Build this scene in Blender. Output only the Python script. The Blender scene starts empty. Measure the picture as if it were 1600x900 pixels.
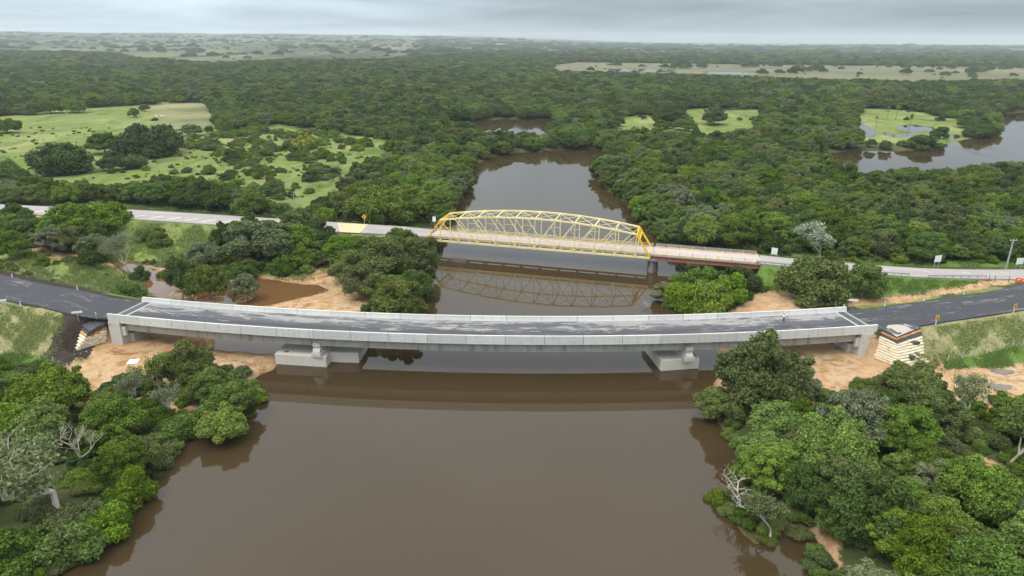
import bpy, math, random
import numpy as np
from mathutils import Vector, Matrix
random.seed(7); rng = np.random.default_rng(11)
SC = bpy.context.scene; COL = SC.collection
R_ = math.radians
# ------------------------------------------------------------------ camera
CAM_H = 60.0; FPX = 1067.0; PITCH = R_(20.0); ROLL = R_(0.35)
Fv = np.array([0, math.cos(PITCH), -math.sin(PITCH)]); X0 = np.array([1., 0, 0]); U0 = np.cross(X0, Fv)
Rv = X0*math.cos(ROLL)+U0*math.sin(ROLL); Uv = -X0*math.sin(ROLL)+U0*math.cos(ROLL)
cam_d = bpy.data.cameras.new('camera'); cam = bpy.data.objects.new('camera', cam_d); COL.objects.link(cam)
cam_d.sensor_width = 36; cam_d.lens = 36*FPX/1600; cam_d.clip_start = .5; cam_d.clip_end = 60000
M = Matrix(((Rv[0], Uv[0], -Fv[0], 0), (Rv[1], Uv[1], -Fv[1], 0), (Rv[2], Uv[2], -Fv[2], CAM_H), (0, 0, 0, 1)))
cam.matrix_world = M; SC.camera = cam
def P(u, v, z=0.):                      # photograph pixel -> world point at height z
    d = (u-800)*Rv+(450-v)*Uv+FPX*Fv; t = (z-CAM_H)/d[2]
    return float(d[0]*t), float(d[1]*t)
def P3(u, v, z): return (*P(u, v, z), z)
def proj(x, y, z):
    x, y, z = np.broadcast_arrays(np.asarray(x, float), y, z)
    dz = z-CAM_H
    f = x*Fv[0]+y*Fv[1]+dz*Fv[2]; a = x*Rv[0]+y*Rv[1]+dz*Rv[2]; b = x*Uv[0]+y*Uv[1]+dz*Uv[2]
    fs = np.where(f > 1, f, np.nan)
    return 800+FPX*a/fs, 450-FPX*b/fs
# ------------------------------------------------------------------ sky and sun
SUN_EL, SUN_AZ = R_(58), R_(235)       # azimuth from +Y clockwise: behind left of camera
w = bpy.data.worlds.new('World'); SC.world = w; w.use_nodes = True
nt = w.node_tree; N = nt.nodes; L = nt.links; N.clear()
def nd(t, nt_=None, **kw):
    n = (nt_ or nt).nodes.new(t)
    for k, v in kw.items():
        if k in n.inputs and not hasattr(n, k): n.inputs[k].default_value = v
        else: setattr(n, k, v)
    return n
out = nd('ShaderNodeOutputWorld'); bg = nd('ShaderNodeBackground'); bg.inputs[1].default_value = .1
sky = nd('ShaderNodeTexSky'); sky.sky_type = 'NISHITA'; sky.sun_disc = False; sky.sun_elevation = SUN_EL; sky.sun_rotation = SUN_AZ
tc = nd('ShaderNodeTexCoord'); sep = nd('ShaderNodeSeparateXYZ'); L.new(tc.outputs['Generated'], sep.inputs[0])
def math_(op, a, b=None, c=None, clamp=False, tree=None):
    t = tree or nt; n = t.nodes.new('ShaderNodeMath'); n.operation = op; n.use_clamp = clamp
    for i, q in enumerate((a, b, c)):
        if q is None: continue
        if isinstance(q, (int, float)): n.inputs[i].default_value = q
        else: t.links.new(q, n.inputs[i])
    return n.outputs[0]
zz = math_('MAXIMUM', sep.outputs[2], 0.0)
den = math_('ADD', zz, 0.10)
px_ = math_('DIVIDE', sep.outputs[0], den); py_ = math_('DIVIDE', sep.outputs[1], den)
cmb = nd('ShaderNodeCombineXYZ'); L.new(px_, cmb.inputs[0]); L.new(math_('MULTIPLY', py_, 1.0), cmb.inputs[1])
n1 = nd('ShaderNodeTexNoise'); n1.inputs['Scale'].default_value = .55; n1.inputs['Detail'].default_value = 6; n1.inputs['Roughness'].default_value = .52; n1.inputs['Distortion'].default_value = .4
L.new(cmb.outputs[0], n1.inputs['Vector'])
n2 = nd('ShaderNodeTexNoise'); n2.inputs['Scale'].default_value = 1.1; n2.inputs['Detail'].default_value = 5
L.new(tc.outputs['Generated'], n2.inputs['Vector'])
# overcast luminance rises towards the zenith (CIE overcast sky), thicker rain cloud to the east (+X)
lum = math_('MULTIPLY_ADD', zz, 2.0, .78)
east = math_('MULTIPLY_ADD', sep.outputs[0], -.40, 1.0)
east = math_('MULTIPLY_ADD', math_('MULTIPLY', math_('SUBTRACT', 1.0, zz), sep.outputs[0]), -.34, 1.0)
rain = math_('MULTIPLY_ADD', math_('ADD', sep.outputs[0], math_('MULTIPLY', math_('SUBTRACT', n2.outputs['Fac'], .5), .9)), 2.4, .92, clamp=True)
rain = math_('MULTIPLY', rain, math_('SUBTRACT', 1.0, math_('MULTIPLY', zz, 1.1, clamp=True)))
east = math_('MULTIPLY_ADD', rain, -.53, 1.06)
cl = math_('MULTIPLY_ADD', math_('SUBTRACT', n1.outputs['Fac'], .5), 1.45, 1.0)
lum = math_('MULTIPLY', math_('MULTIPLY', lum, east), cl)
lum = math_('MULTIPLY', lum, 10.0)
ramp = nd('ShaderNodeMix', data_type='RGBA'); L.new(math_('MULTIPLY', zz, 1.1, clamp=True), ramp.inputs[0])
ramp.inputs[6].default_value = (.70, .86, 1.0, 1); ramp.inputs[7].default_value = (.985, .985, .975, 1)
sc_ = nd('ShaderNodeVectorMath', operation='SCALE'); L.new(ramp.outputs[2], sc_.inputs[0]); L.new(lum, sc_.inputs['Scale'])
mixs = nd('ShaderNodeMix', data_type='RGBA'); mixs.inputs[0].default_value = .93
L.new(sky.outputs[0], mixs.inputs[6]); L.new(sc_.outputs[0], mixs.inputs[7]); L.new(mixs.outputs[2], bg.inputs[0]); L.new(bg.outputs[0], out.inputs[0])
sun_d = bpy.data.lights.new('sun', 'SUN'); sun_d.energy = 1.4; sun_d.angle = R_(12); sun_d.color = (1, .96, .9)
sun = bpy.data.objects.new('sun', sun_d); COL.objects.link(sun)
sdir = Vector((math.sin(SUN_AZ)*math.cos(SUN_EL), math.cos(SUN_AZ)*math.cos(SUN_EL), math.sin(SUN_EL)))
sun.rotation_euler = sdir.to_track_quat('Z', 'Y').to_euler()
SC.view_settings.view_transform = 'Standard'; SC.view_settings.look = 'None'; SC.view_settings.exposure = 0.0; SC.view_settings.gamma = 1
SC.render.engine = 'CYCLES'
SC.cycles.max_bounces = 6; SC.cycles.diffuse_bounces = 3; SC.cycles.glossy_bounces = 3; SC.cycles.transmission_bounces = 3; SC.cycles.volume_bounces = 1; SC.cycles.transparent_max_bounces = 4

# ------------------------------------------------------------------ materials
MATS = {}
def mat(name, col=(.5, .5, .5), rough=.8, spec=.3, metal=0., noise=None, bump=None, stain=None, objrand=0., coat=0, lines=None):
    """noise = (scale, amount, vector stretch); bump = (scale, strength); stain=(colour, scale, threshold)"""
    m = bpy.data.materials.new(name); m.use_nodes = True; t = m.node_tree; MATS[name] = m
    b = t.nodes['Principled BSDF']; b.inputs['Roughness'].default_value = rough
    b.inputs['Specular IOR Level'].default_value = spec; b.inputs['Metallic'].default_value = metal
    c = t.nodes.new('ShaderNodeRGB'); c.outputs[0].default_value = (*col, 1); cur = c.outputs[0]
    geo = t.nodes.new('ShaderNodeNewGeometry')
    def noisen(scale, detail=5, stretch=None, rough_=.6):
        n = t.nodes.new('ShaderNodeTexNoise'); n.inputs['Scale'].default_value = scale; n.inputs['Detail'].default_value = detail; n.inputs['Roughness'].default_value = rough_
        if stretch:
            mp = t.nodes.new('ShaderNodeMapping'); mp.inputs['Scale'].default_value = stretch; t.links.new(geo.outputs['Position'], mp.inputs[0]); t.links.new(mp.outputs[0], n.inputs['Vector'])
        else: t.links.new(geo.outputs['Position'], n.inputs['Vector'])
        return n.outputs['Fac']
    if stain:
        f = math_('SMOOTHSTEP' if False else 'MULTIPLY_ADD', noisen(stain[1], 6, stain[3] if len(stain) > 3 else None), 6.0, -6.0*stain[2], clamp=True, tree=t)
        mx = t.nodes.new('ShaderNodeMix'); mx.data_type = 'RGBA'; t.links.new(f, mx.inputs[0]); t.links.new(cur, mx.inputs[6]); mx.inputs[7].default_value = (*stain[0], 1); cur = mx.outputs[2]
    if noise:
        f = math_('MULTIPLY_ADD', noisen(noise[0], 6, noise[2] if len(noise) > 2 else None), noise[1]*2, 1-noise[1], tree=t)
        s = t.nodes.new('ShaderNodeVectorMath'); s.operation = 'SCALE'; t.links.new(cur, s.inputs[0]); t.links.new(f, s.inputs['Scale']); cur = s.outputs[0]
    if lines:
        sp = t.nodes.new('ShaderNodeSeparateXYZ'); t.links.new(geo.outputs['Position'], sp.inputs[0]); acc = None
        for lz in lines:
            a_ = math_('LESS_THAN', math_('ABSOLUTE', math_('SUBTRACT', sp.outputs[2], lz, tree=t), tree=t), .018, tree=t); acc = a_ if acc is None else math_('MAXIMUM', acc, a_, tree=t)
        st_ = math_('MULTIPLY_ADD', math_('SUBTRACT', noisen(1.0, 6, (1.6, 1.6, .14), .7), .52, tree=t), 5., 0., clamp=True, tree=t)
        f = math_('SUBTRACT', math_('MULTIPLY_ADD', acc, -.3, 1., tree=t), math_('MULTIPLY', st_, .22, tree=t), tree=t)
        s = t.nodes.new('ShaderNodeVectorMath'); s.operation = 'SCALE'; t.links.new(cur, s.inputs[0]); t.links.new(f, s.inputs['Scale']); cur = s.outputs[0]
    if objrand:
        oi = t.nodes.new('ShaderNodeObjectInfo'); f = math_('MULTIPLY_ADD', oi.outputs['Random'], objrand*2, 1-objrand, tree=t)
        s = t.nodes.new('ShaderNodeVectorMath'); s.operation = 'SCALE'; t.links.new(cur, s.inputs[0]); t.links.new(f, s.inputs['Scale']); cur = s.outputs[0]
    t.links.new(cur, b.inputs['Base Color'])
    if bump:
        bp = t.nodes.new('ShaderNodeBump'); bp.inputs['Strength'].default_value = bump[1]; bp.inputs['Distance'].default_value = .05
        t.links.new(noisen(bump[0], 4), bp.inputs['Height']); t.links.new(bp.outputs[0], b.inputs['Normal'])
    return m
def leaf_mat(name, col, var=.42, trans=.2):
    m = bpy.data.materials.new(name); m.use_nodes = True; t = m.node_tree; MATS[name] = m
    b = t.nodes['Principled BSDF']; b.inputs['Roughness'].default_value = .65; b.inputs['Specular IOR Level'].default_value = .12
    o = t.nodes['Material Output']
    oi = t.nodes.new('ShaderNodeObjectInfo'); at = t.nodes.new('ShaderNodeAttribute'); at.attribute_name = 'leaf'
    hsv = t.nodes.new('ShaderNodeHueSaturation')
    c = t.nodes.new('ShaderNodeRGB'); c.outputs[0].default_value = (*col, 1); t.links.new(c.outputs[0], hsv.inputs['Color'])
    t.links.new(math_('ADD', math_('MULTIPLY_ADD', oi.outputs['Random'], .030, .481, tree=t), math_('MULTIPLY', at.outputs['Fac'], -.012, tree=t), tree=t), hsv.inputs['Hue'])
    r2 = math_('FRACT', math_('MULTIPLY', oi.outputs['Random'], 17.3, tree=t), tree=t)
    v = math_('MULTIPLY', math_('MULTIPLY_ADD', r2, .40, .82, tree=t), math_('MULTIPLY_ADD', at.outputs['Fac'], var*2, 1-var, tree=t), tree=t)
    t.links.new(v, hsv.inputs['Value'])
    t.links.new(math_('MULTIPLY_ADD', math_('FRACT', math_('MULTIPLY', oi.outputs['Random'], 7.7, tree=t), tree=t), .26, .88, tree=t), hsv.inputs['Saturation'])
    tr = t.nodes.new('ShaderNodeBsdfTranslucent'); mx = t.nodes.new('ShaderNodeMixShader'); mx.inputs[0].default_value = trans
    t.links.new(hsv.outputs[0], b.inputs['Base Color']); t.links.new(hsv.outputs[0], tr.inputs[0])
    t.links.new(b.outputs[0], mx.inputs[1]); t.links.new(tr.outputs[0], mx.inputs[2]); t.links.new(mx.outputs[0], o.inputs[0])
    return m
SPEC = {'deep': (.064, .112, .026), 'mid': (.104, .172, .031), 'bright': (.142, .226, .038), 'olive': (.118, .155, .046), 'grey': (.160, .200, .095), 'yellow': (.20, .25, .05), 'silver': (.30, .34, .26), 'rust': (.16, .07, .045)}
for k, c in SPEC.items(): leaf_mat('leaf_'+k, c)
leaf_mat('blade', (.27, .28, .11), .3); leaf_mat('green_blade', (.15, .24, .05), .3)
mat('bark', (.20, .17, .13), .9, noise=(1.5, .3))
mat('pale_bark', (.42, .38, .32), .9, noise=(1.5, .25))
mat('concrete', (.50, .49, .455), .85, noise=(.6, .14), bump=(3, .25), stain=((.33, .33, .31), .35, .56, (1, 1, 2.2)), objrand=.06, lines=(2.6, 4.1, 5.4))
mat('parapet_concrete', (.56, .56, .53), .85, noise=(.5, .10), bump=(4, .2), stain=((.42, .42, .40), .8, .58, (1, 1, 3)), objrand=.08, lines=(6.85, 7.42))
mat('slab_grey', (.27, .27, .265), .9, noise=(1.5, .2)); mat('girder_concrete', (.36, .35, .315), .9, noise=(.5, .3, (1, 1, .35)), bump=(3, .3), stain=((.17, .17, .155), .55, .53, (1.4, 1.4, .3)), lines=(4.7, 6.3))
mat('cap_concrete', (.56, .53, .46), .9, noise=(.9, .14), bump=(3, .3), stain=((.42, .36, .28), .8, .6))
mat('old_stone', (.17, .16, .14), .95, noise=(1.2, .45), bump=(2, .6), stain=((.05, .05, .045), .7, .5))
mat('yellow_paint', (.75, .65, .32), .55, noise=(.8, .16), stain=((.50, .47, .33), .9, .58), objrand=.08)
mat('bright_yellow', (.80, .49, .035), .5, noise=(.8, .12))
mat('curb_yellow', (.62, .47, .22), .8, noise=(1.5, .3), stain=((.33, .25, .2), 1.2, .52))
mat('rust_steel', (.33, .13, .085), .8, noise=(.8, .35), stain=((.16, .07, .05), .9, .56))
mat('old_deck', (.44, .375, .345), .9, noise=(.7, .14), stain=((.36, .31, .28), .5, .55))
mat('dark_steel', (.09, .09, .085), .7, noise=(1, .3))
mat('white_paint', (.80, .80, .78), .6, noise=(3, .06))
mat('galvanised', (.45, .46, .46), .5, metal=.4, noise=(2, .15))
mat('orange_sign', (.85, .38, .03), .5); mat('black_paint', (.02, .02, .02), .6); mat('red_plastic', (.75, .12, .04), .45, noise=(2, .15))
mat('geotextile', (.74, .66, .50), .95, noise=(1.6, .22), bump=(2.5, .7), stain=((.50, .33, .18), .7, .56))
mat('black_geotextile', (.055, .06, .065), .6, noise=(1.4, .4), bump=(2.5, .8), spec=.5)
mat('orange_soil', (.46, .24, .10), .95, noise=(1.5, .3), bump=(3, .7))
mat('gravel', (.40, .36, .31), .95, noise=(6, .3), bump=(6, 1))
mat('skin', (.25, .14, .09), .6); mat('shirt_cloth', (.78, .78, .76), .8); mat('trouser_cloth', (.02, .022, .03), .85); mat('hair', (.02, .015, .01), .7)
mat('hide', (.72, .68, .6), .8); mat('debris', (.12, .10, .07), .95, noise=(2, .4)); mat('tarmac_paint', (.62, .60, .56), .85, noise=(2, .25))
mat('post_wood', (.52, .48, .41), .9, noise=(3, .25))

# ------------------------------------------------------------------ object helpers
def link(o, parent=None):
    COL.objects.link(o)
    if parent is not None: o.parent = parent
    return o
def tag(o, label=None, cat=None, group=None, kind=None):
    if label: o['label'] = label
    if cat: o['category'] = cat
    if group: o['group'] = group
    if kind: o['kind'] = kind
    return o
def empty(name, loc=(0, 0, 0), rz=0.): 
    o = bpy.data.objects.new(name, None); o.location = loc; o.rotation_euler = (0, 0, rz); o.empty_display_size = .1; return link(o)
class MB:
    def __init__(s): s.v = []; s.f = []; s.off = None
    def add(s, vs, fs):
        n = len(s.v); s.v += [tuple(map(float, q)) for q in vs]; s.f += [tuple(i+n for i in f) for f in fs]; return s
    def hexa(s, c8):        # 4 bottom ccw + 4 top ccw
        return s.add(c8, [(3, 2, 1, 0), (4, 5, 6, 7), (0, 1, 5, 4), (1, 2, 6, 5), (2, 3, 7, 6), (3, 0, 4, 7)])
    def box(s, x0, x1, y0, y1, z0, z1): return s.hexa([(x0, y0, z0), (x1, y0, z0), (x1, y1, z0), (x0, y1, z0), (x0, y0, z1), (x1, y0, z1), (x1, y1, z1), (x0, y1, z1)])
    def beam(s, p, q, w_, h_, up=(0, 0, 1)):
        p = Vector(p); q = Vector(q); d = (q-p).normalized(); up = Vector(up)
        if abs(d.dot(up)) > .98: up = Vector((0, 1, 0)) if abs(d.y) < .9 else Vector((1, 0, 0))
        a = d.cross(up).normalized()*w_/2; b = a.cross(d).normalized()*h_/2
        return s.hexa([p-a-b, p+a-b, q+a-b, q-a-b, p-a+b, p+a+b, q+a+b, q-a+b])
    def tube(s, p, q, r0, r1, n=6, cap=True):
        p = Vector(p); q = Vector(q); d = (q-p).normalized(); up = Vector((0, 0, 1)) if abs(d.z) < .95 else Vector((1, 0, 0))
        a = d.cross(up).normalized(); b = a.cross(d); vs = []
        for c, r in ((p, r0), (q, r1)):
            for i in range(n):
                t = 2*math.pi*i/n; vs.append(c+a*math.cos(t)*r+b*math.sin(t)*r)
        fs = [(i, (i+1) % n, n+(i+1) % n, n+i) for i in range(n)]
        if cap: fs += [tuple(range(n))[::-1], tuple(range(n, 2*n))]
        return s.add(vs, fs)
    def prism(s, poly, z0, z1):
        n = len(poly); return s.add([(x, y, z0) for x, y in poly]+[(x, y, z1) for x, y in poly], [tuple(range(n))[::-1], tuple(range(n, 2*n))]+[(i, (i+1) % n, n+(i+1) % n, n+i) for i in range(n)])
    def build(s, name, m, parent=None, smooth=False, bevel=0.):
        me = bpy.data.meshes.new(name); o_ = Vector(s.off) if s.off else Vector((0, 0, 0))
        me.from_pydata([(x-o_.x, y-o_.y, z-o_.z) for x, y, z in s.v], [], s.f); me.materials.append(MATS[m] if isinstance(m, str) else m)
        if smooth: me.polygons.foreach_set('use_smooth', [True]*len(me.polygons))
        me.update(); o = bpy.data.objects.new(name, me)
        if s.off: o.location = o_
        if bevel:
            bv = o.modifiers.new('bevel', 'BEVEL'); bv.width = bevel; bv.segments = 1; bv.limit_method = 'ANGLE'
        return link(o, parent)
def np_mesh(name, verts, faces, m, parent=None, attrs=None, smooth=False):
    """faces: (n,k) int array"""
    me = bpy.data.meshes.new(name); nv = len(verts); nf, k = faces.shape
    me.vertices.add(nv); me.vertices.foreach_set('co', np.ascontiguousarray(verts, np.float32).ravel())
    me.loops.add(nf*k); me.loops.foreach_set('vertex_index', np.ascontiguousarray(faces, np.int32).ravel())
    me.polygons.add(nf); me.polygons.foreach_set('loop_start', np.arange(0, nf*k, k, dtype=np.int32)); me.polygons.foreach_set('loop_total', np.full(nf, k, np.int32))
    if smooth: me.polygons.foreach_set('use_smooth', np.ones(nf, bool))
    me.update(calc_edges=True)
    for an, (dom, arr) in (attrs or {}).items():
        a = me.attributes.new(an, 'FLOAT', dom); a.data.foreach_set('value', np.ascontiguousarray(arr, np.float32).ravel())
    me.materials.append(MATS[m])
    return me
def copy_thing(root, loc, rz=0., scale=None, name=None):
    c = root.copy(); link(c); c.location = loc; c.rotation_euler = (0, 0, rz)
    if scale: c.scale = scale
    for ch in root.children:
        d = ch.copy(); link(d, c)
        for g in ch.children: link(g.copy(), d)
    return c
def inpoly(x, y, poly):
    r = np.zeros(np.shape(x), bool); n = len(poly); j = n-1
    for i in range(n):
        xi, yi = poly[i]; xj, yj = poly[j]
        if yi != yj:
            c = ((yi > y) != (yj > y)) & (x < (xj-xi)*(y-yi)/(yj-yi)+xi); r ^= c
        j = i
    return r
def segdist(x, y, poly, closed=True):
    n = len(poly); best = np.full(np.shape(x), 1e18)
    for i in range(n if closed else n-1):
        ax, ay = poly[i]; bx, by = poly[(i+1) % n]; dx, dy = bx-ax, by-ay; l2 = dx*dx+dy*dy+1e-9
        t = np.clip(((x-ax)*dx+(y-ay)*dy)/l2, 0, 1); best = np.minimum(best, (x-ax-t*dx)**2+(y-ay-t*dy)**2)
    return np.sqrt(best)
def wob(x, y, s, seed=0):
    a = seed*1.7
    return (np.sin(x*s+1.3*a+1.7*np.sin(y*s*.7+a))+np.sin(y*s*1.1+2.1*a+1.3*np.sin(x*s*.9+.5*a))+.5*np.sin((x+y)*s*2.3+a)+.5*np.sin((x-y)*s*2.7+2*a))/3

# ------------------------------------------------------------------ plan of the place
def PP(pts, z=0.): return [P(u, v, z) for u, v in pts]
RIVER = PP([(-60, 1200), (30, 905), (85, 880), (140, 850), (195, 800), (204, 748), (250, 712), (262, 692), (325, 680), (378, 650), (386, 620), (385, 598), (420, 580), (436, 556), (470, 535), (560, 520), (600, 508), (640, 500), (652, 470), (668, 430), (676, 400), (686, 365), (718, 300), (731, 262), (762, 248), (790, 240), (860, 235), (940, 233), (960, 240), (938, 262), (944, 290), (992, 320), (1012, 350), (1035, 372), (1075, 415), (1055, 440), (1040, 462), (1045, 480), (1075, 490), (1108, 500), (1116, 540), (1120, 580), (1118, 610), (1112, 650), (1140, 680), (1168, 700), (1185, 728), (1160, 745), (1140, 775), (1150, 820), (1180, 850), (1220, 828), (1258, 832), (1278, 850), (1300, 890), (1325, 960), (1380, 1200)])+[(60, -380), (-60, -380)]
POOL = PP([(700, 192), (735, 190), (790, 186), (870, 188), (878, 208), (800, 216), (745, 214), (690, 208)])
BEND = PP([(1240, 252), (1285, 240), (1345, 235), (1420, 236), (1480, 224), (1550, 211), (1562, 196), (1548, 180), (1640, 172), (1800, 176), (1900, 230), (1600, 275), (1540, 282), (1440, 282), (1380, 284), (1310, 278), (1250, 268)])
CHAN = PP([(165, 407), (200, 411), (235, 419), (265, 428), (300, 436), (345, 438), (400, 436), (440, 441), (500, 447), (514, 456), (470, 466), (425, 477), (330, 478), (270, 470), (232, 458), (214, 432), (180, 417)])
UNDER = PP([(335, 527), (400, 524), (470, 530), (445, 556), (400, 553), (340, 545)])
WAY = PP([(98, 399), (128, 402), (131, 407), (104, 405)])
PUD1 = PP([(1540, 577), (1575, 578), (1590, 586), (1555, 588)], 1.4); PUD2 = PP([(1535, 600), (1570, 600), (1590, 612), (1550, 614)], 1.4)
MARSH = [PP([(1340, 190), (1362, 200), (1372, 210), (1360, 216), (1340, 214), (1330, 205)]), PP([(1375, 206), (1400, 209), (1430, 207), (1428, 213), (1390, 215)]), PP([(1398, 198), (1425, 194), (1462, 199), (1455, 207), (1432, 206), (1405, 204)]), PP([(1478, 214), (1494, 208), (1500, 216), (1480, 218)]), PP([(940, 108), (1010, 107), (1060, 109), (1050, 112), (960, 112)]), PP([(1095, 112), (1160, 112), (1200, 116), (1120, 117)])]
WATERS = [RIVER, POOL, BEND, CHAN, UNDER, WAY]+MARSH
CX, CY, RN, RF = 3.0, 484.6, 368.0, 358.0                     # new bridge: arcs about one centre
def arc(r, deg): a = R_(deg); return CX+r*math.sin(a), CY-r*math.cos(a)
A0, A1 = -13.2, 10.75
RM = (RN+RF)/2
NEWL = [(*arc(RM, A0), 7.0), (*arc(RM, A0-1.2), 7.0), (-96.5, 137.2, 7.0), (-107, 141.2, 6.9), (-117, 145.8, 6.8), (-135, 155, 6.5), (-165, 174, 5.5), (-210, 205, 4), (-300, 262, 3)]
NEWR = [(*arc(RM, A1), 7.0), (*arc(RM, A1+1.2), 7.0), (87, 132.6, 7.0), (101, 137.3, 6.9), (115, 143.6, 6.5), (127, 150.5, 6.0), (140, 157.5, 5.4), (152, 162.5, 5.05)]
BA = Vector((-24.0, 199.0, 0)); BB = Vector((38.8, 182.3, 0)); BE = (BB-BA).normalized(); BN = Vector((BE.y, -BE.x, 0))   # old truss axis, BN to the camera side
AP_END = Vector((66.3, 174.9, 0))
OLDL = [(-420, 255, 5), (-260, 240, 5), (-168, 226, 5), (-130, 221, 5), (-89, 212.5, 5), (-55, 205.8, 5), (-36, 202.1, 5), (BA.x, BA.y, 5)]
OLDR = [(AP_END.x, AP_END.y, 5), (77, 171.2, 5), (94, 166.6, 5), (108, 164.4, 5), (125, 163.9, 5), (160, 164.5, 5), (220, 168, 5), (400, 190, 5)]
ROADS = [(NEWL, 5.0, 2.2), (NEWR, 5.0, 2.0), (OLDL, 5.4, 2.4), (OLDR, 3.9, 1.9)]
def emb(x, y, pts, hw, slope):
    best = np.full(np.shape(x), -1e9)
    for i in range(len(pts)-1):
        ax, ay, az = pts[i]; bx, by, bz = pts[i+1]; dx, dy = bx-ax, by-ay; l2 = dx*dx+dy*dy
        t = np.clip(((x-ax)*dx+(y-ay)*dy)/l2, 0, 1); d = np.sqrt((x-ax-t*dx)**2+(y-ay-t*dy)**2)
        best = np.maximum(best, az+t*(bz-az)-.3-np.maximum(0, d-hw-.9)/slope)
    return best
def sdist(x, y):
    xw = x+wob(x, y, .35, 1)*.9+wob(x, y, 1.1, 2)*.35; yw = y+wob(x, y, .31, 3)*.9+wob(x, y, 1.2, 4)*.35
    sd = np.full(np.shape(x), 1e9)
    for w_ in WATERS:
        xs = [p[0] for p in w_]; ys = [p[1] for p in w_]; mg = 40
        m_ = (x > min(xs)-mg) & (x < max(xs)+mg) & (y > min(ys)-mg) & (y < max(ys)+mg)
        if not m_.any(): continue
        d = segdist(xw[m_], yw[m_], w_); d = np.where(inpoly(xw[m_], yw[m_], w_), -d, d); s2 = sd[m_]; sd[m_] = np.minimum(s2, d)
    return np.minimum(sd, 40.)
def smooth(a, b, x): t = np.clip((x-a)/(b-a), 0, 1); return t*t*(3-2*t)
ISL = [(*P(286, 457, 0), 3.4), (*P(330, 470, 0), 4.0), (*P(382, 468, 0), 2.4), (*P(350, 440, 0), 4.5), (*P(300, 446, 0), 3.)]
def height(x, y, want_sd=False):
    x = np.asarray(x, float); y = np.asarray(y, float); sd = sdist(x, y)
    h = np.where(sd < 0, np.maximum(-2.5, sd*.35), np.minimum(1.5, .02+sd*.22)); r = np.hypot(x, y)
    h = h+np.where(sd > 3, wob(x, y, .12, 5)*.22+wob(x, y, .5, 6)*.07, 0)
    # far rolling savanna
    left = smooth(1500, -2500, x-.1*y)
    roll = smooth(1500, 3200, y)*(9+11*wob(x, y, .0035, 7)+6*wob(x, y, .009, 8))*left+smooth(3500, 9000, r)*(74*left+16+14*wob(x, y, .0011, 9)+6*wob(x, y, .003, 4))
    h = h+np.maximum(roll, 0)
    ang = np.degrees(np.arctan2(x-CX, CY-y)); near = (y < CY)
    okl = ~((ang > A0+.12) & (x < 0)) | ~near; okr = ~((ang < A1-.12) & (x > 0)) | ~near
    e = emb(x, y, NEWL, 5.0, 2.2); 
    bl = (A0-ang)*math.pi/180*RM; rl = np.hypot(x-CX, y-CY)
    la, lb = P(112, 554, 1.3), P(170, 534, 1.3); ldx, ldy = lb[0]-la[0], lb[1]-la[1]; ll = math.hypot(ldx, ldy)
    sg = (ldx*(y-la[1])-ldy*(x-la[0]))/ll; tt = ((x-la[0])*ldx+(y-la[1])*ldy)/ll      # behind (+) or in front (-) of the layered toe
    e = np.where((x < 0) & near & (rl > RN-1.2), np.minimum(e, 1.1+1.35*np.maximum(0, sg-.5)+1.6*np.maximum(0, -tt)), e)
    h = np.where(okl & (x < 0), np.maximum(h, e), h)
    for ix, iy, ir in ISL: h = np.maximum(h, .40-.55*(((x-ix)**2+(y-iy)**2)/ir**2)*(1+.45*wob(x, y, .9, 3)))
    e = emb(x, y, NEWR, 5.0, 2.0)
    # the wrapped-soil terrace cuts the near corner of the right embankment
    bx = (ang-A1)*math.pi/180*RM; rr = np.hypot(x-CX, y-CY)
    cut = (bx > -1) & (bx < 8.6) & (rr > RN+.3) & (x > 0) & near
    e = np.where(cut, np.minimum(e, 1.3), e)
    h = np.where(okr & (x > 0), np.maximum(h, e), h)
    # left corner: steeper soil face next to the abutment
    h = np.maximum(h, np.where(((x-BA.x)*BE.x+(y-BA.y)*BE.y) < 0.3, emb(x, y, OLDL, 5.4, 2.4), -9))
    h = np.maximum(h, np.where(((x-AP_END.x)*BE.x+(y-AP_END.y)*BE.y) > -.2, emb(x, y, OLDR, 3.9, 1.9), -9))
    return (h, sd) if want_sd else h
# masks in the photograph's terms: (name, polygon)
SAND = [[(60, 578), (165, 530), (250, 505), (330, 515), (470, 530), (470, 590), (400, 640), (250, 660), (120, 640), (90, 610)],
        [(395, 440), (430, 436), (505, 425), (545, 432), (580, 470), (600, 520), (380, 500), (385, 470), (320, 480)],
        [(1120, 500), (1180, 458), (1225, 452), (1300, 462), (1370, 466), (1440, 458), (1500, 446), (1545, 437), (1590, 435), (1590, 441), (1540, 451), (1470, 463), (1390, 474), (1340, 480), (1300, 482), (1250, 520), (1120, 560)],
        [(1110, 540), (1250, 520), (1370, 530), (1400, 575), (1440, 565), (1475, 578), (1520, 572), (1650, 566), (1750, 560), (1750, 640), (1600, 640), (1450, 650), (1200, 660), (1120, 640)],
        [(-60, 380), (20, 372), (60, 385), (110, 398), (135, 406), (100, 406), (50, 395), (0, 392), (-60, 398)], [(30, 322), (75, 325), (60, 345), (45, 362), (-10, 372), (-30, 355), (10, 345)],
        [(1250, 740), (1275, 745), (1300, 800), (1320, 880), (1370, 920), (1300, 905), (1270, 850)], [(1480, 700), (1560, 720), (1570, 800), (1540, 860), (1490, 760)], [(480, 412), (520, 410), (515, 430), (470, 436)],
        [(165, 409), (520, 440), (530, 470), (300, 490), (225, 458)]]
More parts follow.
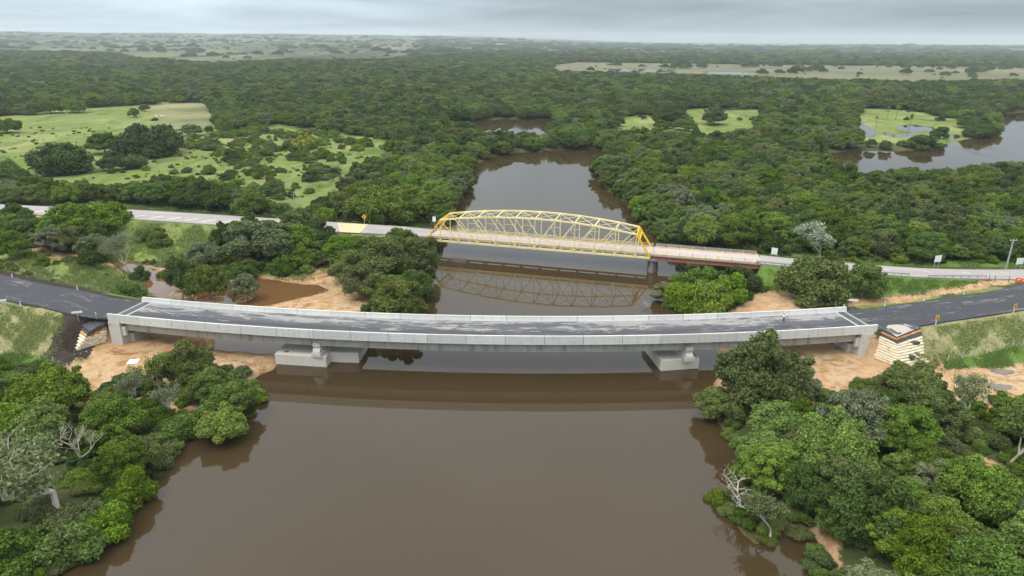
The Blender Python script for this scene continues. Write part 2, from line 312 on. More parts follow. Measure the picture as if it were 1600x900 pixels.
GRASS = [[(-300, 260), (-300, 190), (55, 178), (65, 168), (330, 158), (345, 190), (470, 195), (620, 205), (600, 240), (540, 300), (450, 335), (400, 310), (330, 295), (210, 305), (100, 290), (0, 262)],
         [(185, 322), (190, 318), (660, 345), (660, 357), (520, 345), (400, 335)], [(185, 340), (330, 352), (360, 362), (380, 372), (560, 365), (640, 372), (560, 400), (490, 430), (420, 432), (330, 405), (270, 408), (190, 408), (130, 395), (170, 370)],
         [(-200, 380), (40, 385), (60, 398), (160, 408), (235, 440), (245, 470), (180, 465), (0, 430), (-200, 410)],
         [(1165, 410), (1240, 415), (1375, 428), (1540, 436), (1500, 448), (1440, 458), (1370, 468), (1330, 462), (1230, 456), (1180, 452)], [(1160, 398), (1250, 402), (1380, 414), (1700, 418), (1700, 412), (1380, 405), (1250, 396)],
         [(950, 186), (1000, 178), (1060, 183), (1070, 170), (1195, 170), (1200, 198), (1150, 210), (1080, 212), (1010, 204), (950, 198)], [(1325, 168), (1410, 170), (1510, 188), (1530, 218), (1480, 230), (1430, 228), (1330, 218), (1320, 190)],
         [(1340, 478), (1400, 470), (1500, 455), (1560, 445), (1560, 452), (1440, 470), (1340, 484)], [(1440, 585), (1500, 560), (1620, 538), (1750, 520), (1750, 570), (1500, 575), (1440, 572)],
         [(-100, 550), (60, 556), (100, 590), (130, 640), (60, 660), (-100, 640)], [(400, 420), (560, 400), (560, 432), (440, 440)]]
DRYFAR = [[(-4000, 50), (-200, 70), (0, 78), (250, 86), (700, 90), (850, 80), (1500, 92), (4000, 100), (4000, 50)]]
DRY = [[(-150, 465), (0, 472), (100, 488), (88, 545), (70, 560), (0, 552), (-150, 550)], [(1380, 515), (1430, 505), (1600, 478), (1750, 450), (1750, 525), (1620, 540), (1480, 566), (1440, 570), (1395, 560)],
       [(235, 165), (330, 156), (345, 190), (290, 212), (255, 195)], [(-100, 420), (0, 426), (150, 458), (180, 470), (100, 480), (-100, 450)],
       [(850, 98), (1180, 100), (1700, 108), (1700, 126), (1400, 128), (1200, 122), (1020, 114), (855, 112)]]
SOIL = [[(98, 483), (165, 490), (175, 510), (150, 545), (118, 570), (95, 572), (62, 560), (80, 540), (95, 510)], [(-60, 424), (0, 422), (110, 444), (180, 462), (240, 470), (190, 470), (100, 452), (0, 432)]]
ROADPOLY = {}
def in_any(polys, u, v):
    r = np.zeros(np.shape(u), bool)
    for p in polys: r |= inpoly(u, v, p)
    return r
# ------------------------------------------------------------------ terrain sheet
def axis(a, b, far0, far1, step, ratio):
    xs = list(np.arange(a, b+.01, step)); s = step; x = b
    while x < far1: s *= ratio; x += s; xs.append(x)
    s = step; x = a; pre = []
    while x > far0: s *= ratio; x -= s; pre.append(x)
    return np.array(pre[::-1]+xs)
gx = axis(-140, 140, -15000, 15000, 1.0, 1.034); gy = axis(55, 235, -420, 15000, 1.0, 1.03)
GX, GY = np.meshgrid(gx, gy); HZ, SD = height(GX, GY, True)
uu, vv = proj(GX, GY, HZ)
uu2 = uu+9*wob(GX, GY, .3, 10)*np.minimum(1, 400/np.maximum(60, GY)); vv2 = vv+2.5*wob(GX, GY, .33, 11)*np.minimum(1, 300/np.maximum(60, GY))
def mask(polys): return in_any(polys, uu2, vv2).astype(np.float32)
def blur(a, n=1):
    for _ in range(n):
        a = (a+np.roll(a, 1, 0)+np.roll(a, -1, 0)+np.roll(a, 1, 1)+np.roll(a, -1, 1))/5
    return a
m_s, m_g, m_d, m_o = blur(mask(SAND), 2), blur(mask(GRASS), 1), blur(mask(DRY), 1), blur(mask(SOIL), 1)
m_t = blur(mask([DRY[-1]]), 1); m_d *= (GY < 900)
ny, nx = GX.shape; idx = np.arange(ny*nx).reshape(ny, nx)
quads = np.stack([idx[:-1, :-1], idx[:-1, 1:], idx[1:, 1:], idx[1:, :-1]], -1).reshape(-1, 4)
# ground material
gm = bpy.data.materials.new('ground'); gm.use_nodes = True; MATS['ground'] = gm; t = gm.node_tree; b = t.nodes['Principled BSDF']; b.inputs['Roughness'].default_value = .95; b.inputs['Specular IOR Level'].default_value = .1
geo = t.nodes.new('ShaderNodeNewGeometry')
def gno(scale, detail=6, rough=.6, dist=0.):
    n = t.nodes.new('ShaderNodeTexNoise'); n.inputs['Scale'].default_value = scale; n.inputs['Detail'].default_value = detail; n.inputs['Roughness'].default_value = rough; n.inputs['Distortion'].default_value = dist
    t.links.new(geo.outputs['Position'], n.inputs['Vector']); return n.outputs['Fac']
def gnos(scale, sx, sy, detail=7, rough=.68):
    mp = t.nodes.new('ShaderNodeMapping'); mp.inputs['Scale'].default_value = (sx, sy, 1); t.links.new(geo.outputs['Position'], mp.inputs[0])
    n = t.nodes.new('ShaderNodeTexNoise'); n.inputs['Scale'].default_value = scale; n.inputs['Detail'].default_value = detail; n.inputs['Roughness'].default_value = rough; n.inputs['Distortion'].default_value = .5
    t.links.new(mp.outputs[0], n.inputs['Vector']); return n.outputs['Fac']
def gmix(f, a, b_):
    n = t.nodes.new('ShaderNodeMix'); n.data_type = 'RGBA'
    for i, q in ((0, f), (6, a), (7, b_)):
        if isinstance(q, tuple): n.inputs[i].default_value = (*q, 1)
        elif isinstance(q, float): n.inputs[i].default_value = q
        else: t.links.new(q, n.inputs[i])
    return n.outputs[2]
def gattr(n_): a = t.nodes.new('ShaderNodeAttribute'); a.attribute_name = n_; return a.outputs['Fac']
def sharp(f, thr=.5, k=5.): return math_('MULTIPLY_ADD', math_('SUBTRACT', f, thr, tree=t), k, .5, clamp=True, tree=t)
nA, nB, nC = gno(.45), gno(.06), gno(1.8, 5, .7)
nD = gno(.012, 7, .62)
floor = gmix(sharp(nA, .5, 3), (.050, .062, .022), (.085, .095, .035))
grass = gmix(sharp(nA, .5, 3.), (.120, .172, .034), (.195, .250, .052)); grass = gmix(sharp(nB, .55, 5.), grass, (.20, .195, .085)); grass = gmix(sharp(gnos(.075, 1, .45), .55, 8.), grass, (.085, .135, .028)); grass = gmix(sharp(gnos(.030, 1, .5), .57, 7.), grass, (.25, .27, .10)); grass = gmix(sharp(nC, .60, 6.), grass, (.075, .115, .03))
dry = gmix(sharp(nA, .47, 4.), (.20, .20, .085), (.34, .30, .17)); dry = gmix(sharp(nC, .56, 5.), dry, (.13, .16, .05)); dry = gmix(sharp(nD, .52, 5.), dry, (.105, .125, .05))
far = gmix(sharp(gnos(.0022, 1, .30), .5, 7.), (.045, .060, .024), (.155, .150, .080)); far = gmix(sharp(gnos(.0040, 1, .22), .545, 12.), far, (.018, .026, .010))
lush = gmix(sharp(nA, .5, 3.), (.095, .165, .03), (.14, .22, .045)); lush = gmix(sharp(nC, .6, 5.), lush, (.06, .10, .025))
sand = gmix(sharp(nB, .5, 3.), (.45, .285, .15), (.49, .355, .22)); sand = gmix(sharp(nA, .57, 5.), sand, (.36, .195, .085)); sand = gmix(sharp(nC, .63, 6.), sand, (.30, .22, .12)); sand = gmix(sharp(gno(.16, 7, .66, 1.2), .60, 9.), sand, (.23, .115, .048)); sand = gmix(sharp(gno(.3, 7, .7), .64, 9.), sand, (.13, .15, .045))
soil = gmix(sharp(nC, .5, 3.), (.030, .024, .020), (.062, .048, .038))
nz = math_('MULTIPLY', math_('SUBTRACT', nA, .5, tree=t), .9, tree=t); nz2 = math_('ADD', nz, math_('MULTIPLY', math_('SUBTRACT', nC, .5, tree=t), .7, tree=t), tree=t)
def mk(n_, thr=.45, k=6.): return sharp(math_('ADD', gattr(n_), nz2, tree=t), thr, k)
col = gmix(mk('grass'), floor, grass); col = gmix(mk('far'), col, far); col = gmix(mk('dry'), col, dry); col = gmix(math_('MULTIPLY', gattr('tan'), .65, tree=t), col, gmix(sharp(gno(.006, 7, .7), .5, 6.), (.15, .15, .085), (.21, .20, .12))); col = gmix(mk('lush'), col, lush); col = gmix(mk('sand', .5), col, sand); col = gmix(mk('soil', .5), col, soil)
wet = math_('MULTIPLY_ADD', gattr('shore'), 1., 0., clamp=True, tree=t)
col = gmix(math_('MULTIPLY', wet, .6, tree=t), col, (.14, .085, .04))
t.links.new(col, b.inputs['Base Color'])
bp = t.nodes.new('ShaderNodeBump'); bp.inputs['Strength'].default_value = .7; bp.inputs['Distance'].default_value = .35; t.links.new(math_('ADD', nC, nA, tree=t), bp.inputs['Height']); t.links.new(bp.outputs[0], b.inputs['Normal'])
shore = np.clip(1-np.abs(SD-.1)/1.1, 0, 1)*(np.hypot(GX, GY) < 400)*(HZ < 1)
me = np_mesh('ground', np.stack([GX, GY, HZ], -1).reshape(-1, 3), quads, 'ground', attrs={'sand': ('POINT', m_s), 'grass': ('POINT', m_g), 'dry': ('POINT', m_d), 'soil': ('POINT', m_o), 'shore': ('POINT', shore), 'lush': ('POINT', blur(mask([GRASS[4], GRASS[5], GRASS[1], GRASS[9], GRASS[10]]), 1)), 'tan': ('POINT', m_t), 'far': ('POINT', smooth(1100, 1900, np.hypot(GX, GY)).astype(np.float32))}, smooth=True)
tag(link(bpy.data.objects.new('ground', me)), kind='structure')
def ground_z(x, y): return float(height(np.array([x]), np.array([y]))[0])
# ------------------------------------------------------------------ water
def water_mat(name, col, bump=.02):
    m = bpy.data.materials.new(name); m.use_nodes = True; MATS[name] = m; t = m.node_tree; b = t.nodes['Principled BSDF']
    b.inputs['Roughness'].default_value = .03; b.inputs['IOR'].default_value = 1.40; b.inputs['Specular IOR Level'].default_value = .5
    geo = t.nodes.new('ShaderNodeNewGeometry')
    n = t.nodes.new('ShaderNodeTexNoise'); n.inputs['Scale'].default_value = .02; n.inputs['Detail'].default_value = 4; t.links.new(geo.outputs['Position'], n.inputs['Vector'])
    mx = t.nodes.new('ShaderNodeMix'); mx.data_type = 'RGBA'; t.links.new(n.outputs['Fac'], mx.inputs[0]); mx.inputs[6].default_value = (*[c*.88 for c in col], 1); mx.inputs[7].default_value = (*[c*1.12 for c in col], 1)
    t.links.new(mx.outputs[2], b.inputs['Base Color'])
    n3 = t.nodes.new('ShaderNodeTexNoise'); n3.inputs['Scale'].default_value = .045; n3.inputs['Detail'].default_value = 6; n3.inputs['Distortion'].default_value = 1.0; mp3 = t.nodes.new('ShaderNodeMapping'); mp3.inputs['Scale'].default_value = (1, .35, 1); t.links.new(geo.outputs['Position'], mp3.inputs[0]); t.links.new(mp3.outputs[0], n3.inputs['Vector'])
    t.links.new(math_('MULTIPLY_ADD', math_('SUBTRACT', n3.outputs['Fac'], .5, tree=t), .45, .03, clamp=True, tree=t), b.inputs['Roughness'])
    n2 = t.nodes.new('ShaderNodeTexNoise'); n2.inputs['Scale'].default_value = .9; n2.inputs['Detail'].default_value = 3; t.links.new(geo.outputs['Position'], n2.inputs['Vector'])
    bp = t.nodes.new('ShaderNodeBump'); bp.inputs['Strength'].default_value = bump; bp.inputs['Distance'].default_value = .1; t.links.new(n2.outputs['Fac'], bp.inputs['Height']); t.links.new(bp.outputs[0], b.inputs['Normal'])
    return m
water_mat('river_water', (.048, .032, .0145)); water_mat('shallow_water', (.125, .064, .026)); water_mat('grey_water', (.16, .13, .10))
o = MB().add([(-2600, -420, 0), (2600, -420, 0), (2600, 2600, 0), (-2600, 2600, 0)], [(0, 1, 2, 3)]).build('river', 'river_water'); tag(o, kind='structure')
def grow(poly, k):
    cx = sum(p[0] for p in poly)/len(poly); cy = sum(p[1] for p in poly)/len(poly)
    return [(cx+(x-cx)*k, cy+(y-cy)*k) for x, y in poly]
for w_, mt in ((CHAN, 'shallow_water'), (UNDER, 'shallow_water'), (WAY, 'shallow_water')):
    w2 = grow(w_, 1.12); o = MB().add([(x, y, .03) for x, y in w2], [tuple(range(len(w2)))]).build('pond', mt); tag(o, kind='structure')
for w_ in (PUD1, PUD2):
    c = grow(w_, 1.0); z = sum(ground_z(x, y) for x, y in c)/4+.05
    cx = sum(p[0] for p in c)/4; cy = sum(p[1] for p in c)/4; pts = []
    rx = (max(p[0] for p in c)-min(p[0] for p in c))/2*.85; ry = (max(p[1] for p in c)-min(p[1] for p in c))/2*.8
    for i in range(28):
        a = 2*math.pi*i/28; k = 1+.22*math.sin(3*a+1)+.12*math.sin(7*a); pts.append((cx+rx*k*math.cos(a), cy+ry*k*math.sin(a), z))
    tag(MB().add(pts, [tuple(range(28))]).build('puddle', 'grey_water'), kind='structure')
# ------------------------------------------------------------------ roads
def road_mat(name, base, light, dark, dust=.5, far_half=False):
    m = bpy.data.materials.new(name); m.use_nodes = True; MATS[name] = m; t = m.node_tree; b = t.nodes['Principled BSDF']; b.inputs['Roughness'].default_value = .85; b.inputs['Specular IOR Level'].default_value = .25
    uv = t.nodes.new('ShaderNodeUVMap'); uv.uv_map = 'UVMap'; sp = t.nodes.new('ShaderNodeSeparateXYZ'); t.links.new(uv.outputs[0], sp.inputs[0])
    def no(sx, sy, sc, det=6, ro=.6, dist=0.):
        mp = t.nodes.new('ShaderNodeMapping'); mp.inputs['Scale'].default_value = (sx, sy, 1); t.links.new(uv.outputs[0], mp.inputs[0])
        n = t.nodes.new('ShaderNodeTexNoise'); n.inputs['Scale'].default_value = sc; n.inputs['Detail'].default_value = det; n.inputs['Roughness'].default_value = ro; n.inputs['Distortion'].default_value = dist; t.links.new(mp.outputs[0], n.inputs['Vector']); return n.outputs['Fac']
    def mix(f, a, c):
        n = t.nodes.new('ShaderNodeMix'); n.data_type = 'RGBA'
        for i, q in ((0, f), (6, a), (7, c)):
            if isinstance(q, tuple): n.inputs[i].default_value = (*q, 1)
            else: t.links.new(q, n.inputs[i])
        return n.outputs[2]
    c = mix(no(1, .12, .8), dark, base)
    # pale dried mud, streaked along the traffic direction
    st = no(1.0, .22, 1.0, 10, .74, .9); pat = no(.5, .06, .7, 4)
    f = math_('ADD', st, math_('MULTIPLY', math_('SUBTRACT', pat, .5, tree=t), .7, tree=t), tree=t)
    if far_half:
        g_ = math_('MULTIPLY_ADD', math_('SUBTRACT', math_('MULTIPLY_ADD', no(.4, .09, 1.0, 5), 4., sp.outputs[0], tree=t), 5.6, tree=t), .9, 0., clamp=True, tree=t)
        c = mix(math_('MULTIPLY', g_, math_('MULTIPLY_ADD', no(3, .35, 1.2, 7, .7), .9, .25, tree=t), tree=t), c, (.105, .105, .111))
        c = mix(math_('MULTIPLY', math_('MULTIPLY_ADD', math_('SUBTRACT', no(4., .035, 1.5, 5), .58, tree=t), 12., 0., clamp=True, tree=t), .35, tree=t), c, light)
    if far_half: # dust lies where the far lane has not been swept
        f = math_('ADD', f, math_('MULTIPLY', math_('SUBTRACT', sp.outputs[0], 4.6, tree=t), .035, tree=t), tree=t)
    f = math_('MULTIPLY_ADD', math_('SUBTRACT', f, 1-dust, tree=t), 13., .0, clamp=True, tree=t)
    f2 = math_('MULTIPLY', f, math_('MULTIPLY_ADD', no(2.5, .5, 1.5), .9, .2, tree=t), tree=t)
    c = mix(f2, c, light); t.links.new(c, b.inputs['Base Color'])
    return m
road_mat('fresh_asphalt', (.060, .061, .068), (.20, .19, .18), (.040, .041, .048), .44)
road_mat('dusty_asphalt', (.085, .086, .092), (.36, .35, .335), (.044, .045, .055), .47, True)
road_mat('old_asphalt', (.32, .29, .275), (.38, .34, .315), (.27, .25, .24), .5)
def ribbon(name, pts, widths, m, parent=None, zoff=0., thick=.3, step=2.0, kind=None):
    # Catmull-Rom resample
    ps = [Vector(p) for p in pts]; P_ = []; W = []
    for i in range(len(ps)-1):
        p0 = ps[max(i-1, 0)]; p1 = ps[i]; p2 = ps[i+1]; p3 = ps[min(i+2, len(ps)-1)]; n = max(1, int((p2-p1).length/step))
        for k in range(n):
            u = k/n; P_.append(.5*((2*p1)+(-p0+p2)*u+(2*p0-5*p1+4*p2-p3)*u*u+(-p0+3*p1-3*p2+p3)*u**3)); W.append(tuple(widths[i][j]+(widths[i+1][j]-widths[i][j])*u for j in (0, 1)))
    P_.append(ps[-1]); W.append(widths[-1]); vs = []; fs = []; uvs = []; s = 0
    for i, p in enumerate(P_):
        d = (P_[min(i+1, len(P_)-1)]-P_[max(i-1, 0)]); d.z = 0; d.normalize(); nrm = Vector((-d.y, d.x, 0))
        if i: s += (p-P_[i-1]).length
        l, r = p+nrm*W[i][1], p-nrm*W[i][0]
        vs += [(r.x, r.y, p.z+zoff), (l.x, l.y, p.z+zoff), (r.x, r.y, p.z+zoff-thick), (l.x, l.y, p.z+zoff-thick)]; uvs.append((s, 0, W[i][0]+W[i][1]))
    for i in range(len(P_)-1):
        a = 4*i; c = a+4; fs += [(a, c, c+1, a+1), (a+2, c+2, c, a), (a+1, c+1, c+3, a+3)]
    me = bpy.data.meshes.new(name); me.from_pydata(vs, [], fs); me.materials.append(MATS[m]); ul = me.uv_layers.new(name='UVMap')
    for pl in me.polygons:
        for li in pl.loop_indices:
            vi = me.loops[li].vertex_index; q = uvs[vi//4]; ul.data[li].uv = (q[2] if vi % 2 else 0, q[0])
    o = bpy.data.objects.new(name, me); link(o, parent)
    if kind: o['kind'] = kind
    return o, P_, W
nl, _, _ = ribbon('new_road', NEWL[::-1], [(5.0, 5.0)]*len(NEWL), 'fresh_asphalt', kind='structure')
nr, _, _ = ribbon('new_road', NEWR, [(5.0, 5.0)]*4+[(5.4, 5.2), (6, 5), (7, 4.5), (7.5, 3.4)], 'fresh_asphalt', zoff=.0, kind='structure')
ol, olP, olW = ribbon('old_road', OLDL, [(5.6, 5.6)]*5+[(5.2, 5.2), (4.6, 4.6), (3.9, 3.9)], 'old_asphalt', kind='structure')
orr, orP, orW = ribbon('old_road', OLDR, [(3.9, 3.9)]*3+[(3.9, 3.3), (4.2, 3.3), (4.6, 4.6), (4.6, 4.6), (4.6, 4.6)], 'old_asphalt', zoff=-.004, kind='structure')
# road markings: short slanted strokes of worn white paint on the old road, faint strokes on the new one
def strokes(name, road, P_, half, step, ln, wd, offs, s0, s1, slant, m='white_paint', z=.008):
    s = 0; last = -99
    for i in range(1, len(P_)):
        s += (P_[i]-P_[i-1]).length
        if s0 < s < s1 and s-last >= step:
            last = s; d = (P_[i]-P_[i-1]).normalized(); nn = Vector((-d.y, d.x, 0)); c = P_[i]+nn*offs; a = (d*slant+nn).normalized()*ln/2; bb = d*wd/2
            q = MB(); q.add([c-a-bb, c-a+bb, c+a+bb, c+a-bb], [(0, 1, 2, 3)]); q.v = [(x, y, zz_+z) for x, y, zz_ in q.v]
            q.build('paint_stroke', m, road)
strokes('m', ol, olP, 5, 5.5, 4.2, .45, -1.6, 255, 345, .8)
strokes('m', orr, orP, 5, 8., 1.9, .3, .6, 30, 96, -1.6)
strokes('m', nr, [Vector(p) for p in _] if False else [Vector((x, y, z)) for x, y, z in [tuple(v) for v in [Vector(NEWR[1]).lerp(Vector(NEWR[5]), k/12) for k in range(13)]]], 5, 6, 2.4, .12, .3, 12, 70, -2., 'tarmac_paint')
# sandy dust across the old road beside the bridge, lies as a thin sheet
dm = mat('road_sand', (.58, .44, .26), .95, noise=(1.5, .2))
c0 = [P(527, 348.5, 5.01), P(575, 350.5, 5.01), P(562, 364, 5.01), P(532, 362.5, 5.01)]
q = MB().add([(x, y, 5.012) for x, y in c0], [(0, 1, 2, 3)]).build('dust_patch', 'road_sand', ol)
# ------------------------------------------------------------------ new concrete bridge
nb = empty('concrete_bridge', (0, 0, 0)); tag(nb, 'long pale grey curved concrete girder bridge with dusty black deck, nearest the camera', 'bridge')
def arcbox(r0, r1, a0, a1, z0, z1, n=1, mb=None):
    mb = mb or MB()
    for k in range(n):
        u, v = a0+(a1-a0)*k/n, a0+(a1-a0)*(k+1)/n; c = [arc(r0, u), arc(r0, v), arc(r1, v), arc(r1, u)]
        mb.hexa([(*p, z0) for p in c]+[(*p, z1) for p in c])
    return mb
def arcprofile(prof, a0, a1, n=2):    # prof: list (r, z) ccw
    mb = MB(); k = len(prof); vs = []; fs = []
    for i in range(n+1):
        for r, z in prof: vs.append((*arc(r, a0+(a1-a0)*i/n), z))
    for i in range(n):
        for j in range(k): fs.append((i*k+j, i*k+(j+1) % k, (i+1)*k+(j+1) % k, (i+1)*k+j))
    fs += [tuple(range(k))[::-1], tuple(range(n*k, n*k+k))]
    return mb.add(vs, fs)
DZ = 7.05
arcbox(RN-.45, RF+.45, A0+.02, A1-.02, DZ-.45, DZ-.09, 40).build('deck_slab', 'concrete', nb)
m_ = MB(); n = 60; vs = []; fs = []
for i in range(n+1):
    a = A0+.45+(A1-A0-.9)*i/n
    vs += [(*arc(RN-.62, a), DZ), (*arc(RF+.62, a), DZ)]
fs = [(2*i, 2*i+2, 2*i+3, 2*i+1) for i in range(n)]
me = bpy.data.meshes.new('asphalt_surface'); me.from_pydata(vs, [], fs); me.materials.append(MATS['dusty_asphalt']); ul = me.uv_layers.new(name='UVMap')
for pl in me.polygons:
    for li in pl.loop_indices:
        vi = me.loops[li].vertex_index; ul.data[li].uv = (8.8 if vi % 2 else 0, (vi//2)*R_(A1-A0)*RM/n)
link(bpy.data.objects.new('asphalt_surface', me), nb)
for a0, a1 in ((A0+.02, A0+.45), (A1-.45, A1-.02)):
    s = 1 if a0 < 0 else -1; e0, e1 = (a0, a1) if s > 0 else (a1, a0)
    arcbox(RN-.55, RF+.55, a0, a1, DZ-.09, DZ-.012).build('approach_slab', 'slab_grey', nb)
    arcbox(RN-.58, RF+.58, e0+s*.10, e0+s*.345, DZ-.01, DZ+.012).build('expansion_joint', 'black_geotextile', nb)
    arcbox(RN-.58, RF+.58, e0+s*.36, e0+s*.40, DZ-.01, DZ+.014).build('joint_edge', 'concrete', nb)
npan = 21; da = (A1-A0)/npan
for k in range(npan):
    a0 = A0+da*k+.006; a1 = A0+da*(k+1)-.006
    arcprofile([(RN, 6.25), (RN, 8.0), (RN-.36, 8.0), (RN-.42, 7.6), (RN-.62, DZ-.02), (RN-.62, 6.6), (RN-.4, 6.4)], a0, a1).build('parapet_panel', 'parapet_concrete', nb)
    arcprofile([(RF, 6.25), (RF, 8.0), (RF+.36, 8.0), (RF+.42, 7.6), (RF+.62, DZ-.02), (RF+.62, 6.6), (RF+.4, 6.4)][::-1], a0, a1).build('parapet_panel', 'parapet_concrete', nb)
PA = [A0+.45, -6.35, 4.85, A1-.5]
for k in range(3):
    a0, a1 = PA[k]+.03, PA[k+1]-.03
    for r in (RN-1.0, RM+.5, RF+1.7):
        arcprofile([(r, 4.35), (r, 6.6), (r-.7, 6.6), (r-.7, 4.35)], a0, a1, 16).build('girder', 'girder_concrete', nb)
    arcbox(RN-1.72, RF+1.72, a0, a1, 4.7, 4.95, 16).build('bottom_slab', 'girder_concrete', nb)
for k, a in enumerate(PA[1:3]):
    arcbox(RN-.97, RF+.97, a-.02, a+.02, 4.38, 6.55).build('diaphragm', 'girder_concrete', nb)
# piers: pile caps + stepped wall
def cap(name, corner, ang, lx, ly, z1, parent, m='cap_concrete', z0=-2.0):
    c, s = math.cos(ang), math.sin(ang); mb = MB(); q = [(0, 0), (lx, 0), (lx, ly), (0, ly)]
    pts = [(corner[0]+c*x-s*y, corner[1]+s*x+c*y) for x, y in q]; mb.hexa([(*p, z0) for p in pts]+[(*p, z1) for p in pts]); return mb.build(name, m, parent, bevel=.06)
cap('pile_cap', (-46.2, 120.5), R_(-7), 10.4, 7.2, 2.2, nb); cap('pile_cap', (-36.4, 121.6), R_(-4), 6.4, 6.3, 2.15, nb); cap('pile_cap', (-32.0, 128.3), R_(-4), 4.2, 5.0, 2.1, nb)
cap('pile_cap', (28.8, 118.5), R_(9), 7.7, 10.8, 2.2, nb)
for (x, y) in ((-44.1, 121.6), (-38.2, 121.4)):
    q = MB().tube((x, y, 2.19), (x, y, 2.215), .45, .45, 12); q.build('pile_ring', 'debris', nb)
def pier(a, sk, nose):
    # side outline along the transverse axis (t: 0 at near end, grows away), z
    c0 = arc(RN-1.1+nose, a); ang = R_(a)+sk; tx, ty = -math.sin(ang), math.cos(ang); nx_, ny_ = ty, -tx
    prof = [(0, 2.2), (0, 3.3), (.55, 3.9), (.3, 4.2), (.3, 5.0), (2.0, 5.0), (2.0, 4.3), (6.8, 4.3), (6.8, 5.0), (8.6, 5.0), (8.6, 4.1), (9.0, 3.3), (9.0, 2.2)]
    mb = MB(); hw = .75; n = len(prof); vs = []
    for s in (-hw, hw):
        for t_, z in prof: vs.append((c0[0]+tx*t_+nx_*s, c0[1]+ty*t_+ny_*s, z))
    mb.add(vs, [tuple(range(n)), tuple(range(n, 2*n))[::-1]]+[(i, n+i, n+(i+1) % n, (i+1) % n) for i in range(n)]); o = mb.build('pier_wall', 'concrete', nb)
    MB().hexa([(c0[0]+tx*t_+nx_*s, c0[1]+ty*t_+ny_*s, z) for z in (2.205, 3.0) for t_, s in ((-.12, -.95), (-.12, .95), (9.2, .95), (9.2, -.95))]).build('pier_footing', 'concrete', nb)
pier(-6.35, R_(-6), .75); pier(4.85, R_(8), .75)
# abutments
def abut(a, s, slope):
    e = .5 if s < 0 else .40
    o1 = [arc(RN+.05, a-s*.02), arc(RN+.05, a+s*e), arc(RF-.05, a+s*e), arc(RF-.05, a-s*.02)]; b1 = [arc(RN+.05, a-s*.02+s*slope), arc(RN+.05, a+s*e), arc(RF-.05, a+s*e), arc(RF-.05, a-s*.02+s*slope)]
    mb = MB(); mb.hexa([(*p, 0.2) for p in b1]+[(*p, 6.22) for p in o1]); mb.build('abutment_wall', 'concrete', nb, bevel=.05)
    arcbox(RN-1.9, RF+1.9, *sorted((a+s*e+s*.004, a+s*(e+.16))), .2, 3.4).build('bearing_seat', 'concrete', nb)
    arcbox(RN-.3, RN-.95, *sorted((a+s*(e+.003), a+s*(e+.12))), 3.45, 5.4).build('shear_key', 'concrete', nb)
abut(A0, 1, 0.0); abut(A1, -1, -.28)
# ------------------------------------------------------------------ truss bridge
tb = empty('truss_bridge', (0, 0, 0)); tag(tb, 'yellow curved-top steel through truss bridge on the old road behind the concrete bridge', 'bridge')
LT = (BB-BA).length
def T(s, n, z): p = BA+BE*s+BN*n; return (p.x, p.y, z)
st = [4.1+(LT-8.2)*k/10 for k in range(11)]
def topz(s): u = (s-LT/2)/(LT/2-4.1); return 12.75-2.35*u*u
ZB = 4.1
for side in (1, -1):
    n_ = 4.25*side
    MB().beam(T(0, n_, ZB), T(LT, n_, ZB), .34, .5).build('bottom_chord', 'yellow_paint', tb)
    for k in range(10): MB().beam(T(st[k]-.05, n_, topz(st[k])), T(st[k+1]+.05, n_, topz(st[k+1])), .42, .4).build('top_chord', 'yellow_paint', tb)
    for s0, s1 in ((0, st[0]), (LT, st[-1])): MB().beam(T(s0, n_, ZB+.1), T(s1, n_, topz(s1)), .42, .42).build('end_post', 'bright_yellow', tb)
    for k in range(11): MB().beam(T(st[k], n_, ZB+.2), T(st[k], n_, topz(st[k])-.15), .2, .22).build('vertical_post', 'yellow_paint', tb)
    for k in range(10):
        a, b_ = (k, k+1) if k < 5 else (k+1, k)
        p0 = T(st[a], n_+.02, topz(st[a])-.1); p1 = T(st[b_], n_+.02, ZB+.2); MB().beam(p0, p1, .15, .2).build('diagonal', 'yellow_paint', tb)
        if 0 < k < 9:
            mid = [(p0[i]+p1[i])/2 for i in range(3)]
            MB().beam(T(st[a], n_-.02, mid[2]), mid, .07, .08).build('sub_strut', 'yellow_paint', tb)
            MB().beam(T(st[a], n_-.03, ZB+.25), mid, .07, .08).build('sub_strut', 'yellow_paint', tb)
    for z in (5.55, 5.95): MB().beam(T(-.3, n_*.93, z), T(LT+.3, n_*.93, z), .09, .09).build('guard_rail', 'yellow_paint', tb)
    MB().beam(T(-.2, n_*.86, 5.13), T(LT+.2, n_*.86, 5.13), .35, .3).build('curb', 'curb_yellow', tb)
    for k in range(11): 
        q = MB(); q.add([T(st[k]-.5, n_+side*.2, ZB+.1), T(st[k]+.5, n_+side*.2, ZB+.1), T(st[k]+.3, n_+side*.2, ZB+.75), T(st[k]-.3, n_+side*.2, ZB+.75), T(st[k]-.5, n_+side*.17, ZB+.1), T(st[k]+.5, n_+side*.17, ZB+.1), T(st[k]+.3, n_+side*.17, ZB+.75), T(st[k]-.3, n_+side*.17, ZB+.75)], [(0, 1, 2, 3), (7, 6, 5, 4), (0, 4, 5, 1), (1, 5, 6, 2), (2, 6, 7, 3), (3, 7, 4, 0)]); q.build('gusset_plate', 'yellow_paint', tb)
for k in range(11):
    z = topz(st[k]); end = k in (0, 10)
    MB().beam(T(st[k], 4.05, z), T(st[k], -4.05, z), .24, .26).build('lateral_strut', 'bright_yellow' if end else 'yellow_paint', tb)
    MB().beam(T(st[k], 4.05, ZB+.02), T(st[k], -4.05, ZB+.02), .3, .6).build('floor_beam', 'yellow_paint', tb)
    if not end:
        for s_ in (1, -1): MB().beam(T(st[k], 4.0*s_, z-1.2), T(st[k], 2.6*s_, z-.1), .14, .16).build('knee_brace', 'yellow_paint', tb)
